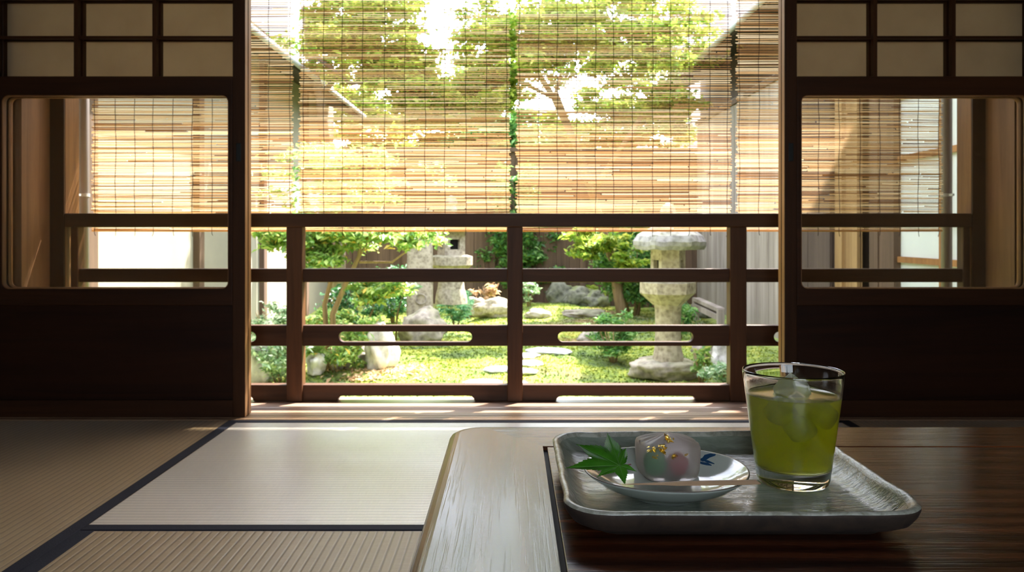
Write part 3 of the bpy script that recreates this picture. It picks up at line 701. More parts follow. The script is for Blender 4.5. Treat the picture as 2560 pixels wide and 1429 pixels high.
ice((-.001,-.0195,.0530),(.020,.018,.019),(.9,.2,.8),'deepest ice cube at the front middle of the tumbler',.3)
ice((.002,.004,.0755),(.024,.024,.022),(.65,.6,.3),'ice cube poking its peak above the tea surface',.08)

# ================================================================== GARDEN GROUND
def ghm(x,y):
    h=.05*noise.noise((x*1.1,y*1.1,.5))+.03*noise.noise((x*3.3,y*3.3,2.5))+.014*noise.noise((x*11,y*11,1.5))
    h+= .10*math.exp(-((x-.55)**2/.7+(y-10.6)**2/1.2))      # back mound
    h+= .05*math.exp(-((x+1.2)**2/.6+(y-6.6)**2/1.))
    if y<4.2: h*=max(0,(y-3.2))
    return GZ+h-.01
nx,ny=170,260; xs=np.linspace(-2.9,2.95,nx); ys=3.0+(np.linspace(0,1,ny)**1.3)*9.6
V=[(x,y,ghm(x,y)) for y in ys for x in xs]; Fq=[(j*nx+i,j*nx+i+1,(j+1)*nx+i+1,(j+1)*nx+i) for j in range(ny-1) for i in range(nx-1)]
o=np_mesh('ground_garden',V,Fq,M['moss'],label='mossy garden ground',kind='structure'); o.data.polygons.foreach_set('use_smooth',[True]*len(o.data.polygons))
mb=MB(); mb.box(-12,12,2.7,30,-.9,-.6); mb.build('ground_base',M['rock'],label='bare ground around the garden',kind='structure')

rng=np.random.default_rng(5)
def leaves(name, C, size, mat, parent, aspect=.42, up=.6, jit=.35, droop=.1, **tg):
    C=np.asarray(C); n=len(C)
    N=rng.normal(size=(n,3)); N[:,2]=np.abs(N[:,2])*.6+up*1.6; N/=np.linalg.norm(N,axis=1)[:,None]
    R=rng.normal(size=(n,3)); U=R-(R*N).sum(1)[:,None]*N; U/=np.linalg.norm(U,axis=1)[:,None]; W=np.cross(N,U)
    s=size*(1+jit*rng.uniform(-1,1,size=(n,1))); a=aspect
    b=C-U*s*.5; tip=C+U*s*.5-N*s*droop; l=C+W*s*a*.5+N*s*.09-U*s*.06; r=C-W*s*a*.5+N*s*.09-U*s*.06
    V=np.stack([b,l,tip,r],1).reshape(-1,3); i=np.arange(n)[:,None]*4
    Fc=np.concatenate([i+np.array([[0,1,2]]),i+np.array([[0,2,3]])],1).reshape(-1,3)
    return np_mesh(name,V,Fc,mat,parent,**tg)
def clump(n,c,rad,k=20,cr=.12,flat=.5,shell=.5):
    """n points in k flat pads inside an ellipsoid"""
    cc=rng.normal(size=(k,3)); cc/=np.linalg.norm(cc,axis=1)[:,None]; cc*= (shell+(1-shell)*rng.uniform(size=(k,1)))
    cc=cc*np.array(rad); idx=rng.integers(0,k,size=n); off=rng.normal(size=(n,3))*.5; off[:,2]*=flat
    return np.array(c)+cc[idx]+off*cr
def stems_mesh(name,paths,mat,parent,rel,**tg):
    mb=MB()
    for pts,r0,r1 in paths:
        m=len(pts); mb.tube([Vector(p)-Vector(rel) for p in pts],[r0+(r1-r0)*i/(m-1) for i in range(m)],7)
    return mb.build(name,mat,parent,smooth=True,**tg)
def bush(name,label,cat,px,py,h,w,n,size,mat,k=26,cr=.10,depthw=None,zoff=0,ns=6,group=None,aspect=.42,flat=.6,up=.5,stemmat='twig'):
    """px,py = foot on the ground, h,w metres"""
    g=G(px,py); g.z=ghm(g.x,g.y)
    t=empty(name,g,label=label,cat=cat,group=group)
    dw=depthw or w
    C=clump(n,(0,0,h*.56+zoff),(w/2*.85,dw/2*.85,h*.42),k,cr,flat)
    C=C[C[:,2]>.01]
    leaves('foliage',C,size,M[mat],t,aspect=aspect,up=up)
    paths=[]
    for i in range(ns):
        a=rng.uniform(0,2*PI); q=(math.cos(a)*w*.28,math.sin(a)*dw*.28)
        paths.append(([(q[0]*.15,q[1]*.15,-.02),(q[0]*.5,q[1]*.5,h*.35),(q[0],q[1],h*.75)],.008*(h/.5)**.5,.003))
    stems_mesh('stems',paths,M[stemmat],t,(0,0,0))
    return t

# ---- courtyard walls
mb=MB(); mb.box(-2.80,-2.655,3.05,12.2,-.6,2.75); mb.build('wall_garden_left',M['plaster'],label='cream plastered courtyard wall on the left',kind='structure')
for i,d in enumerate((5.1,6.88,8.66,10.45)):
    mb=MB(); mb.box(-2.66,-2.60,d-.055,d+.055,-.6,2.7); mb.build('wall_post',M['fence'],bevel=.003,label=['nearest brown post set in the cream courtyard wall','brown post in the cream wall seen through the left window','brown post in the cream wall just right of the left doors','farthest brown post in the cream wall behind the leafy tree'][i],cat='post',group='posts of the cream wall')
def roofslab(name,xe,ze,xo,zo,y0,y1,label,gut):
    t=empty(name,(xe,y0,ze),label=label,kind='structure')
    v=[]
    for x,z in ((0,0),(xo-xe,zo-ze)):
        for y in (0,y1-y0): v+= [(x,y,z-.05),(x,y,z)]
    mb=MB(); mb.add(v,[(0,2,6,4),(1,5,7,3),(0,1,3,2),(4,6,7,5),(0,4,5,1),(2,3,7,6)]); mb.build('eave_boards',M['darkroof'],t)
    v2=[(a,b,c+.052) for a,b,c in v]; mb=MB(); mb.add(v2,[(0,2,6,4),(1,5,7,3),(0,1,3,2),(4,6,7,5),(0,4,5,1),(2,3,7,6)]); mb.build('roof_tiles',M['tile'],t)
    mb=MB(); s=1 if xo<xe else -1; mb.tube([(s*.03,-.0,-.01),(s*.03,y1-y0,-.01)],.03,10); mb.build('gutter',M['white_metal'],t,smooth=True)
roofslab('roof_left',-2.17,2.28,-4.2,3.1,3.9,11.9,'low roof with gutter along the left courtyard wall',1)
roofslab('roof_right',2.15,2.57,4.2,3.5,3.9,11.9,'low roof with gutter along the right courtyard side',1)
# right side
XR=2.70
def rd(px): return F*XR/(px-1280)
def rightpiece(pa,pb,mat,z0,z1,name,thick=.1,x=XR,**tg):
    d1,d0=rd(pa),rd(pb); mb=MB(); mb.box(x,x+thick,d0,d1,z0,z1); return mb.build(name,M[mat],**tg)
def boards(name,x0,y0,y1,z0,z1,axis,bw,mat,label,parent=None,cat='fence',wavy=.006,**kw):
    """board fence: each run of boards is one part"""
    t=empty(name,(x0 if axis=='y' else (y0+y1)/2,(y0+y1)/2 if axis=='y' else x0,z0),label=label,cat=cat)
    ox_,oy_=t.location.x,t.location.y; p=y0; mb=MB(); i=0
    r=random.Random(3)
    while p<y1:
        q=min(p+bw*r.uniform(.85,1.15),y1); o_=r.uniform(0,wavy)
        if axis=='y': mb.box(x0+o_-ox_,x0+.03+o_-ox_,p-oy_,q-.005-oy_,0,z1-z0); mb.box(x0+.028-ox_,x0+.045-ox_,p-oy_,q-oy_,0,z1-z0-.01)
        else: mb.box(p-ox_,q-.005-ox_,x0+o_-oy_,x0+.03+o_-oy_,0,z1-z0); mb.box(p-ox_,q-ox_,x0+.028-oy_,x0+.045-oy_,0,z1-z0-.01)
        p=q
    mb.build('boards',M[mat],t); return t
f=boards('board_fence',2.66,6.9,11.8,-.5,2.2,'y',.16,'greyfence','weathered grey brown board fence along the right side of the garden')
for z in (2.62,):
    mb=MB(); mb.box(-.02,.05,-2.45,2.45,z,z+.06); mb.build('cap_rail',M['fence'],f)
for y in (9.4,):
    mb=MB(); mb.box(-.05,.02,y-9.35-.04,y-9.35+.04,0,2.7); mb.build('fence_post',M['greyfence'],f)
mb=MB(); mb.box(2.80,2.9,3.05,12.2,-.6,2.9); mb.build('wall_garden_right',M['purple'],label='dark timber house wall behind the right garden fence',kind='structure')
f=boards('brown_wall_panel',2.655,6.86,7.65,-.5,2.3,'y',.27,'purple','old purplish brown board panel between grey fence and orange post',cat='panel')
# house features on the right seen through the window
def rpost(pa,pb,mat,label,cat,x=2.64,z1=2.3,name='wooden_post'):
    d1=F*x/(pa-1280); d0=F*x/(pb-1280); mb=MB(); mb.box(x,x+.12,d0,d1,-.5,z1); mb.build(name,M[mat],label=label,cat=cat)
rpost(2087,2104,'tan','orange brown corner post beside the purplish boards','post')
f=boards('tan_board_screen',2.66,6.33,6.68,-.5,2.25,'y',.12,'tan','pale tan board screen right of the orange brown post',cat='screen')
rpost(2173,2194,'dark_rock' if False else 'fence','dark mossy post next to the narrow green gap','post',x=2.62)
rpost(2196,2234,'fence','wide brown post beside the white paper windows','post',x=2.63)
t=empty('window_1',(2.66,5.5,-.45),label='white papered sliding window in the right garden house',kind='structure')
y0,y1=4.55,5.82
mb=MB(); mb.box(.02,.03,y0-5.5,y1-5.5,.1,2.3); mb.build('white_pane',M['shojiwhite'],t)
mb=MB()
for y in (y0,5.02,5.07,5.78): mb.box(-.01,.04,y-5.5-.022,y-5.5+.022,0,2.35)
mb.build('vertical_bar',M['post'],t)
for z in (.10,.52,.86,1.12,1.55,1.98,2.32):
    mb=MB(); mb.box(-.005,.035,y0-5.5,y1-5.5,z-.02,z+.02); mb.build('horizontal_bar',M['post'],t)
# bench like rail by the fence
t=empty('wooden_rail',(2.45,9.0,GZ),label='low grey weathered rail against the right fence, behind the big lantern',cat='rail')
a=P(1738,745,9.7)-Vector((2.45,9,GZ)); b=P(1800,772,8.6)-Vector((2.45,9,GZ))
mb=MB()
for dz,th in ((0,.03),(-.07,.05)):
    mb.loft([[(a.x-.03,a.y,a.z+dz-th),(a.x+.05,a.y,a.z+dz-th),(a.x+.05,a.y,a.z+dz+.01),(a.x-.03,a.y,a.z+dz+.01)],[(b.x-.03,b.y,b.z+dz-th),(b.x+.05,b.y,b.z+dz-th),(b.x+.05,b.y,b.z+dz+.01),(b.x-.03,b.y,b.z+dz+.01)]])
mb.build('beam',M['greyfence'],t)
for q in (a,b):
    mb=MB(); mb.box(q.x-.03,q.x+.04,q.y-.03,q.y+.03,0,q.z); mb.build('leg',M['greyfence'],t)
# back fence
f=boards('back_fence',11.8,-2.65,2.78,-.5,1.75,'x',.19,'fence','dark brown vertical board fence across the back of the garden')
mb=MB(); mb.box(-2.65,2.65,-.03,.06,2.25,2.31); mb.build('cap_rail',M['fence'],f)
for x in (-1.6,-.35,.95,2.0):
    mb=MB(); mb.box(x-.04,x+.04,-.06,.0,0,2.26); mb.build('fence_post',M['fence'],f)
# distant pale houses
for nm,x0,x1,lab in (('l',-8,-4.1,'pale grey clad house wall beyond the left roof'),('r',3.45,8,'pale grey clad house wall beyond the right roof')):
    t=empty('distant_house',((x0+x1)/2,15,-.5),label=lab,cat='house')
    mb=MB(); w=(x1-x0)/2; mb.box(-w,w,0,3,0,7); mb.build('wall',M['greywall'],t)
    mb=MB(); 
    for k in range(30): mb.box(-w,w,-.012,0,.2+k*.22,.205+k*.22+.01)
    mb.build('cladding_lines',M['greywall'],t)
    mb=MB(); mb.add([(-w-.3,-.4,7),(w+.3,-.4,7),(w+.3,3.4,7),(-w-.3,3.4,7),(-w-.3,1.5,8.2),(w+.3,1.5,8.2)],[(0,1,5,4),(2,3,4,5),(0,4,3),(1,2,5),(0,3,2,1)]); mb.build('roof',M['tile'],t)

# ---- stone lanterns
def hexring(r,z,rot,n=6,jag=0):
    out=[]
    m=n*8
    for k in range(m):
        a=2*PI*k/m; rr=r*math.cos(PI/n)/math.cos((a%(2*PI/n))-PI/n); rr=r*.35+rr*.65 if jag>=0 else rr
        x,y=rr*math.cos(a+rot),rr*math.sin(a+rot); f=1+abs(jag)*noise.noise((x*6,y*6,z*5))
        out.append((x*f,y*f,z+abs(jag)*.12*noise.noise((x*9,y*9,4))))
    return out
def lantern(base,s,label,rot,hexa=True,shaft_r=.095,h0=0,capr=.245,hcol=.60):
    t=empty('stone_lantern',base,label=label,cat='stone lantern')
    def L(name,prof,n,mat,jag=.03,sq=False,**kw):
        mb=MB(); mb.loft([hexring(r*s,z*s,rot,n,jag) for r,z in prof]); return mb.build(name,M[mat],t,smooth=False,bevel=0,**kw)
    L('base',[(shaft_r*1.25,h0-.05),(shaft_r*1.22,h0+.0),(shaft_r*1.15,h0+.05),(shaft_r*1.06,h0+.09)],12,'lantern')
    z=h0+.09
    L('shaft',[(shaft_r*1.06,z-.01),(shaft_r,z+.05),(shaft_r*.96,z+hcol*.5),(shaft_r,z+hcol-.04),(shaft_r*1.1,z+hcol)],16,'lantern')
    z+=hcol
    L('platform',[(shaft_r*1.15,z-.01),(.17,z+.045),(.205,z+.075),(.207,z+.155),(.15,z+.17)],6 if hexa else 16,'lantern')
    z+=.165
    # light chamber with openings
    n=6 if hexa else 4; R=.128 if hexa else .145; H=.235; w2=R*math.sin(PI/n); ap=R*math.cos(PI/n)
    ch=MB()
    for k in range(n):
        a=rot+2*PI*(k+.5)/n; c,s_=math.cos(a),math.sin(a)
        hole = (k%2==0) if hexa else True
        ww=w2*.48; z0,z1=.06,.155
        def pt(u_,zz,dd): return ((c*(ap-dd)-s_*u_)*s,(s_*(ap-dd)+c*u_)*s,(z+zz)*s)
        segs=[(-w2,w2,0,H)] if not hole else [(-w2,-ww,0,H),(ww,w2,0,H),(-ww,ww,0,z0),(-ww,ww,z1,H)]
        for u0,u1,a0,a1 in segs:
            ch.add([pt(u0,a0,0),pt(u1,a0,0),pt(u1,a1,0),pt(u0,a1,0),pt(u0*.9,a0,.035),pt(u1*.9,a0,.035),pt(u1*.9,a1,.035),pt(u0*.9,a1,.035)],[(0,1,2,3),(7,6,5,4),(0,4,5,1),(1,5,6,2),(2,6,7,3),(3,7,4,0)])
        if hexa and not hole:
            ring=[]
            cc=[(math.cos(q*2*PI/24),math.sin(q*2*PI/24)) for q in range(24)]
            for q in range(24):
                x1,z1_=cc[q]; x2,z2_=cc[(q+1)%24]
                ch.add([pt(x1*.034,.11+z1_*.034,-.003),pt(x2*.034,.11+z2_*.034,-.003),pt(x2*.026,.11+z2_*.026,-.003),pt(x1*.026,.11+z1_*.026,-.003),pt(x1*.034,.11+z1_*.034,.001),pt(x2*.034,.11+z2_*.034,.001),pt(x2*.026,.11+z2_*.026,.001),pt(x1*.026,.11+z1_*.026,.001)],[(0,1,2,3),(0,4,5,1),(3,2,6,7)])
    ch.build('light_chamber',M['lantern'],t)
    mb=MB(); mb.lathe([(R*.55*s,(z+.01)*s),(R*.55*s,(z+H-.01)*s)],12); mb.build('chamber_shade_core',M['black'],t)  # black core paints the darkness inside the chamber
    z+=H
    # drooping cap
    L('cap',[(.11,z-.004),(capr*.93,z-.002),(capr*1.0,z+.025),(capr*1.02,z+.055),(capr*.93,z+.10),(capr*.75,z+.128),(capr*.42,z+.165),(.05,z+.19)],6,'cap',.13)
    L('finial',[(.045,z+.18),(.06,z+.21),(.04,z+.235),(.062,z+.27),(.05,z+.31),(.006,z+.345)],12,'cap')
    return t
# right (near) lantern: foot on its rock at d 6.05
lb=P(1670,898,6.05)
lantern(lb,1.0,'tall stone lantern at the right with hexagonal chamber and thick mossy cap',math.radians(-62),True,.097,-.02,.262,.345)
# left (far) lantern
lb2=G(1125,742); lb2.y=8.9; lb2.x=(1128-1280)*8.9/F; lb2.z=P(0,745,8.9).z
lantern(lb2,1.13,'smaller looking stone lantern at the back left, behind the leafy tree',math.radians(70),False,.125,0,.24,.155)

# ---- rocks
def rock(name,label,px,py,w,h,dpt,mat,seed,d=None,group='garden rocks',amp=.35,sink=.06,cat='rock',zoff=0):
    g=G(px,py) if d is None else Vector(((px-1280)*d/F,d,GZ)); g.z=ghm(g.x,g.y)+zoff
    o=blob(name,(0,0,h*.40),(w/2,dpt/2,h*.62),M[mat],None,seed,amp,4,1.6,flat=-h*.40-sink*0,label=label,cat=cat,group=group); o.location=g; return o
rock('garden_rock','bright white veined rock at the left beside the leafy bush',952,938,.22,.30,.24,'whiterock',11)
rock('garden_rock','low dark rock under the leafy bush left of the white rock',880,932,.34,.20,.25,'rock',12)
rock('garden_rock','rounded brown rock standing alone on the moss in front of the carved slab',1058,853,.44,.29,.34,'rock',13)
rock('garden_rock','white rock at the far left edge of the doorway',648,955,.22,.30,.25,'whiterock',14)
rock('garden_rock','small pale rock beside the first railing post, under the bush',790,952,.12,.16,.14,'whiterock',15)
o=rock('lantern_rock','flat lichened boulder carrying the tall right lantern',1665,932,.52,.165,.42,'rock',16,d=6.08,amp=.30,group=None,cat='boulder')
o.scale=(1.05,1.,1.0)
rock('garden_rock','mossy grey rock at the back, left of the cluster below the fence',1402,768,.42,.30,.30,'dark_rock',17)
rock('garden_rock','mossy grey rock in the middle of the cluster below the back fence',1450,772,.42,.26,.30,'dark_rock',18)
rock('garden_rock','mossy grey rock at the right end of the cluster below the back fence',1492,774,.34,.22,.30,'dark_rock',19)
rock('garden_rock','pale grey boulder at the right edge by the small leafy plants',1806,925,.16,.24,.2,'whiterock',20)
rock('garden_rock','dark stone behind the small plants right of the lantern boulder',1768,900,.24,.16,.2,'rock',21)
rock('garden_rock','small mossy green stone under the grey rail',1755,795,.34,.2,.25,'dark_rock',22)
rock('garden_rock','flat pale rock left of the middle post beside the round shrub',1235,800,.52,.20,.35,'lantern',23)
rock('garden_rock','squat pale rock right beside the stone basin',1190,790,.3,.24,.3,'lantern',24)
rock('garden_rock','low rock lying left of the back moss mound',1345,800,.30,.10,.2,'rock',25)
rock('garden_rock','long flat rock on the moss below the leaning tree',1460,800,.5,.10,.25,'rock',26)
rock('garden_rock','low stone between stepping stones and the nandina bush',1478,848,.24,.12,.2,'rock',27)
# carved slab
g=G(1052,800); g.y=8.3; g.x=(1050-1280)*8.3/F; g.z=GZ
t=empty('carved_stone_slab',g,label='tall upright stone slab with rounded top, left of the back lantern',cat='stone slab')
mb=MB(); rings=[]
for i in range(14):
    f=i/13; z=1.06*f; w=.135*(1-.06*f)*(1 if f<.8 else math.sqrt(max(.02,1-((f-.8)/.205)**2*.9))); dd=.10*(1-.2*f)
    rings.append([((abs(math.cos(a))**.6*math.copysign(1,math.cos(a)))*w*(1+.05*noise.noise((i*.5,k*.4,1))),(abs(math.sin(a))**.6*math.copysign(1,math.sin(a)))*dd,z) for k,a in ((k,2*PI*k/28) for k in range(28))])
mb.loft(rings); mb.build('slab',M['lantern'],t,smooth=True)
mb=MB(); mb.lathe([(.045,0),(.055,0),(.055,.012),(.045,.012)],24,cap=False); o=mb.build('carved_ring',M['rock'],t); o.rotation_euler=(PI/2,0,0); o.location=(0.02,-.095,.38)
# stepping stones
for i,(px,py,w,lab) in enumerate(((1372,882,118,'farthest wide stepping stone on the moss'),(1312,899,70,'second farthest stepping stone, right beside the middle post'),(1322,920,72,'third stepping stone, right of the middle post'),(1245,933,72,'stepping stone just left of the middle post'),(1312,938,62,'fourth stepping stone right of the middle post'),(1205,958,100,'nearest wide stepping stone left of the middle post'),(1298,958,44,'small nearest stepping stone at the foot of the middle post'))):
    g=G(px,py); g.z=ghm(g.x,g.y)+.012; w_m=w*g.y/F
    o=blob('stepping_stone',(0,0,0),(w_m/2,w_m*.40,.022),M['step'],None,30+i,.22,4,1.4,flat=-.02,label=lab,cat='stepping stone',group='stepping stones across the moss'); o.location=g

# ---- plants
# left leafy tree with bare slanting stems
def tree(name,label,cat,base,stems,foliage,mat,size,up=.6,aspect=.45,bark='twig',group=None):
    t=empty(name,base,label=label,cat=cat,group=group)
    stems_mesh('trunk',stems,M[bark],t,base)
    C=np.concatenate([clump(n,Vector(c)-Vector(base),rad,k,cr,.35,.2) for n,c,rad,k,cr in foliage])
    leaves('foliage',C,size,M[mat],t,up=up,aspect=aspect); return t
d=5.9
b=Vector(((820-1280)*6.2/F,6.2,GZ)); 
S_=lambda px,py,dd=6.2: tuple(P(px,py,dd))
tree('leafy_tree','slender many stemmed tree with light green leaves behind the left posts','tree',tuple(b),
 [([tuple(b),S_(812,760),S_(828,700),S_(842,620),S_(850,520),S_(846,430)],.022,.008),
  ([tuple(b+Vector((.05,0,0))),S_(832,785),S_(862,715),S_(898,640),S_(905,560),S_(925,460)],.026,.009),
  ([S_(898,640),S_(935,580),S_(960,500)],.014,.006),([S_(898,655),S_(980,655),S_(1040,610),S_(1075,575)],.010,.003),
  ([S_(842,640),S_(780,600),S_(720,585)],.008,.003),([S_(862,715),S_(930,700),S_(980,740),S_(1015,730)],.007,.003)],
 [(5200,P(870,575,6.1),(.66,.35,.20),60,.10),(900,P(1010,590,6.0),(.26,.25,.09),18,.09),(800,P(800,640,6.0),(.24,.25,.10),16,.08),(1300,P(690,590,6.0),(.18,.2,.09),14,.07),
  (1500,P(940,725,6.0),(.28,.25,.09),24,.06),(900,P(800,640,6.),(.2,.2,.1),12,.07),(2200,P(880,430,6.3),(.75,.5,.35),50,.12),(250,P(1030,610,6.0),(.1,.1,.03),6,.05)],'leaf_l',.056)
tree('thin_sapling','thin single stem sapling in front of the round brown rock','sapling',tuple(G(1000,850)),
 [([tuple(G(990,850)),S_(992,790,7.5),S_(1010,725,7.5)],.010,.005)],[(160,P(1012,722,7.4),(.12,.1,.04),8,.05)],'leaf_p',.07)
bush('leafy_bush','dense light green bush beside the white rock at the left','bush',845,945,.32,.62,1900,.050,'leaf_l',34,.06)
bush('leafy_bush','low yellow green bush just above the slotted board at the left','bush',860,880,.34,.85,1700,.055,'leaf_l',34,.06,.4)
bush('flowering_bush','pale sage leaved bush at the far left of the doorway, upper one','bush',672,880,.50,.52,1500,.045,'leaf_p',30,.06)
bush('flowering_bush','pale sage leaved bush at the far left of the doorway, lower front one','bush',700,960,.38,.52,1700,.045,'leaf_p',30,.06,)
bush('glossy_bush','dark glossy bush behind the slanting stems','bush',900,830,.62,.9,1700,.06,'leaf_d',30,.09)
bush('round_shrub','rounded bluish green conifer shrub right of the brown rock','shrub',1140,812,.42,.46,3000,.030,'needle',60,.045,aspect=.3)
bush('glossy_bush','dark glossy bush at the left between slab and stems','bush',985,800,.75,.6,1300,.07,'leaf_d',26,.09)
bush('dry_bush','tan dry leaved little bush over the stone basin','bush',1215,785,.44,.38,260,.075,'leaf_b',12,.06)
bush('leafy_bush','fresh green bush against the back fence, just right of the middle post','bush',1358,760,1.10,.70,2600,.085,'leaf_g',28,.11,ns=8)
bush('leafy_bush','green fern like bush at the back between lantern and middle post','bush',1220,760,.95,.5,900,.09,'leaf_g',22,.11)
bush('pale_shrub','pale leaved small shrub beside the middle post above the moss mound','shrub',1322,782,.40,.30,350,.06,'leaf_p',12,.06)
bush('leafy_bush','deep green bush filling behind the leaning tree trunk','bush',1585,790,1.30,1.15,6500,.080,'leaf_g',60,.12)
bush('nandina_bush','low blue green bush spreading left of the tall right lantern','bush',1535,903,.42,.52,1500,.055,'leaf_g',34,.055,aspect=.32)
bush('small_plant','upright light green leafy plant right of the lantern boulder','plant',1752,945,.30,.20,150,.065,'leaf_l',9,.04)
bush('small_plant','spreading pale fern like plant at the right end of the moss','plant',1790,962,.16,.30,500,.045,'leaf_p',12,.05)
bush('ground_shrub','low green shrub on the moss behind the tall right lantern','shrub',1700,850,.36,.5,700,.06,'leaf_g',16,.07)
bush('yellow_shrub','small yellow leaved shrub beside the back rocks','shrub',1478,770,.32,.36,260,.06,'leaf_yg',9,.06)
# leaning tree at the back right, its crown seen over and through the blinds
b=G(1558,795)
tree('leaning_tree','leaning tree in the middle right whose yellow green crown shows through the blinds','tree',tuple(b),
 [([tuple(b),S_(1545,730,10),S_(1535,660,10),S_(1512,590,10),S_(1480,480,9.8),S_(1440,360,9.6),S_(1385,245,9.5),S_(1330,160,9.4)],.075,.03),
  ([S_(1440,360,9.6),S_(1390,230,9.4),S_(1420,120,9.4)],.035,.015),([S_(1480,480,9.8),S_(1580,330,9.5),S_(1640,230,9.4),S_(1720,180,9.3)],.04,.015),
  ([S_(1385,245,9.5),S_(1290,200,9.3),S_(1200,150,9.3)],.025,.01)],
 [(9000,P(1330,110,9.3),(.95,.9,.60),110,.17),(9000,P(1600,90,9.3),(.95,.9,.60),110,.17),(7000,P(1450,-150,9.5),(1.7,1.,.9),110,.2),(2200,P(1490,610,9.7),(.40,.3,.22),32,.10),(600,P(1560,650,9.5),(.3,.3,.2),14,.1),(4500,P(1220,240,9.4),(.5,.5,.3),50,.15),(4500,P(1670,270,9.3),(.35,.4,.3),40,.13)],'leaf_yg',.085)
b=G(925,800)
b=Vector((-1.95,9.2,GZ))
tree('maple_tree','tall yellow green maple at the back left whose crown shows through the left blind','tree',tuple(b),
 [([tuple(b),S_(850,560,9.2),S_(818,400,9.1),S_(800,240,9.),S_(775,130,9.),S_(760,20,9.)],.08,.035),
  ([S_(800,240,9.),S_(880,150,9.),S_(960,80,9.)],.035,.012),([S_(775,130,9.),S_(880,210,8.9),S_(1000,190,8.8)],.025,.01)],
 [(9000,P(880,90,8.9),(.75,.8,.62),100,.16),(6000,P(1000,170,8.9),(.45,.6,.28),60,.14),(6000,P(900,-150,9),(1.1,.9,.8),90,.2),(4500,P(1080,260,9.2),(.55,.5,.30),50,.15)],'leaf_yg',.085,bark='trunk')
# hedge trees behind and in front of the back fence
b=Vector((-.35,12.6,GZ))
tree('hedge_tree','rounded green tree beyond the back fence, in line with the middle post','tree',tuple(b),[([tuple(b),(-.35,12.6,2.2)],.07,.04)],
 [(12000,(-.35,12.6,2.1),(.95,.5,1.25),130,.20)],'leaf_g',.10,bark='trunk')
b=Vector((-1.7,12.7,GZ))
tree('hedge_tree','light green tree beyond the back fence at the left, behind the maple','tree',tuple(b),[([tuple(b),(-1.7,12.7,2.0)],.07,.04)],
 [(10000,(-2.2,12.8,2.1),(.9,.5,1.25),110,.20)],'leaf_yg',.10,bark='trunk')
b=Vector((1.7,12.7,GZ))
tree('hedge_tree','light green tree beyond the back fence at the right, behind the leaning tree','tree',tuple(b),[([tuple(b),(1.7,12.7,2.0)],.07,.04)],
 [(12000,(1.75,12.8,2.2),(1.1,.5,1.3),130,.20)],'leaf_yg',.10,bark='trunk')
for x,lab in ((-1.2,'low green tree just beyond the back fence left of the middle post line'),(.62,'low green tree just beyond the back fence right of the middle post line')):
    b=Vector((x,13.4,GZ))
    tree('hedge_tree',lab,'tree',tuple(b),[([tuple(b),(x,13.4,1.8)],.07,.04)],[(9000,(x,13.4,1.95),(.85,.4,.8),90,.20)],'leaf_yg',.10,bark='trunk')
g=Vector((.02,11.45,GZ))
t=empty('tall_shrub',g,label='tall dark green shrub against the back fence, straight behind the middle railing post',cat='shrub')
leaves('foliage',clump(5200,(0,0,1.15),(.40,.22,1.0),60,.11,.6),.085,M['leaf_g'],t)
stems_mesh('stems',[([(0,0,-.05),(.02,0,1.0),(0,0,1.8)],.03,.01),([(0,0,.2),(-.15,0,.8),(-.2,0,1.4)],.02,.008)],M['trunk'],t,(0,0,0))
# fallen orange leaves / ground cover
C=[]
for k in range(420):
    px=rng.normal(950,60); py=rng.uniform(925,965); g=G(px,py); C.append((g.x,g.y,ghm(g.x,g.y)+.012))
leaves('fallen_leaves',C,.05,M['leaf_b'],None,up=1.2,label='fallen tan leaves on the moss below the white rock',cat='leaves',kind='stuff')
# moss tufts
C=[]
for k in range(60000):
    x=rng.uniform(-2.3,2.3); y=rng.uniform(4.6,11.2); C.append((x,y,ghm(x,y)+.008))
t=NT('moss tuft'); 
M['tuft']=M['moss']
leaves('moss_tufts',C,.019,M['tuft'],None,up=.35,aspect=.6,label='tiny yellow green moss tufts covering the garden ground',cat='moss',kind='stuff')

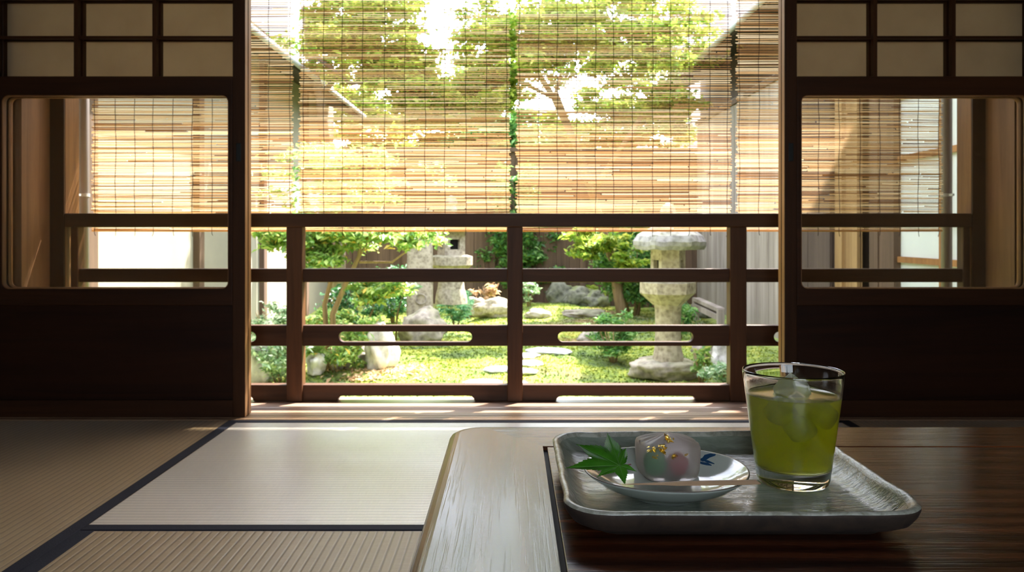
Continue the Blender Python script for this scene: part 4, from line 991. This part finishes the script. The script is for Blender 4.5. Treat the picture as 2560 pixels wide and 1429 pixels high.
# ================================================================== LIGHT, WORLD, CAMERA
w=D.worlds.new('sky'); sc.world=w; w.use_nodes=True; nt=w.node_tree; nt.nodes.clear()
sky=nt.nodes.new('ShaderNodeTexSky'); sky.sky_type='NISHITA'; sky.sun_disc=False; sky.sun_elevation=math.radians(58); sky.sun_rotation=math.radians(40); sky.air_density=1.; sky.dust_density=3.0; sky.ozone_density=1.0
bg=nt.nodes.new('ShaderNodeBackground'); bg.inputs[1].default_value=.24
mixn=nt.nodes.new('ShaderNodeMix'); mixn.data_type='RGBA'; mixn.inputs[0].default_value=.45; mixn.inputs[7].default_value=(4.2,4.1,3.9,1)
ow=nt.nodes.new('ShaderNodeOutputWorld'); nt.links.new(sky.outputs[0],mixn.inputs[6]); nt.links.new(mixn.outputs[2],bg.inputs[0]); nt.links.new(bg.outputs[0],ow.inputs[0])
sl=D.lights.new('sun','SUN'); sl.energy=3.3; sl.angle=math.radians(.6); sl.color=(1,.94,.88)
so=D.objects.new('sun',sl); COL.objects.link(so); sd=Vector((.52,.56,1)).normalized()
so.rotation_euler=(-sd).to_track_quat('-Z','Y').to_euler(); so.location=(3,6,8)

cd=D.cameras.new('camera'); co=D.objects.new('camera',cd); COL.objects.link(co); sc.camera=co
co.location=(0,0,EYE); co.rotation_euler=(PI/2,0,0); cd.sensor_width=36; cd.lens=F/2560*36; cd.shift_y=-(714.5-HZ)/2560
cd.clip_start=.02; cd.clip_end=200
cd.dof.use_dof=True; cd.dof.focus_distance=.72; cd.dof.aperture_fstop=20
sc.view_settings.view_transform='Standard'; sc.view_settings.look='None'; sc.view_settings.gamma=1; sc.view_settings.exposure=3.2
sc.view_settings.use_curve_mapping=False
cy=sc.cycles; cy.max_bounces=36; cy.diffuse_bounces=5; cy.glossy_bounces=5; cy.use_adaptive_sampling=True; cy.adaptive_threshold=.02; cy.transmission_bounces=24; cy.transparent_max_bounces=12
cy.use_denoising=True; cy.denoiser='OPENIMAGEDENOISE'; cy.sample_clamp_indirect=8; cy.caustics_refractive=True; cy.caustics_reflective=True; cy.blur_glossy=.5; cy.volume_bounces=32
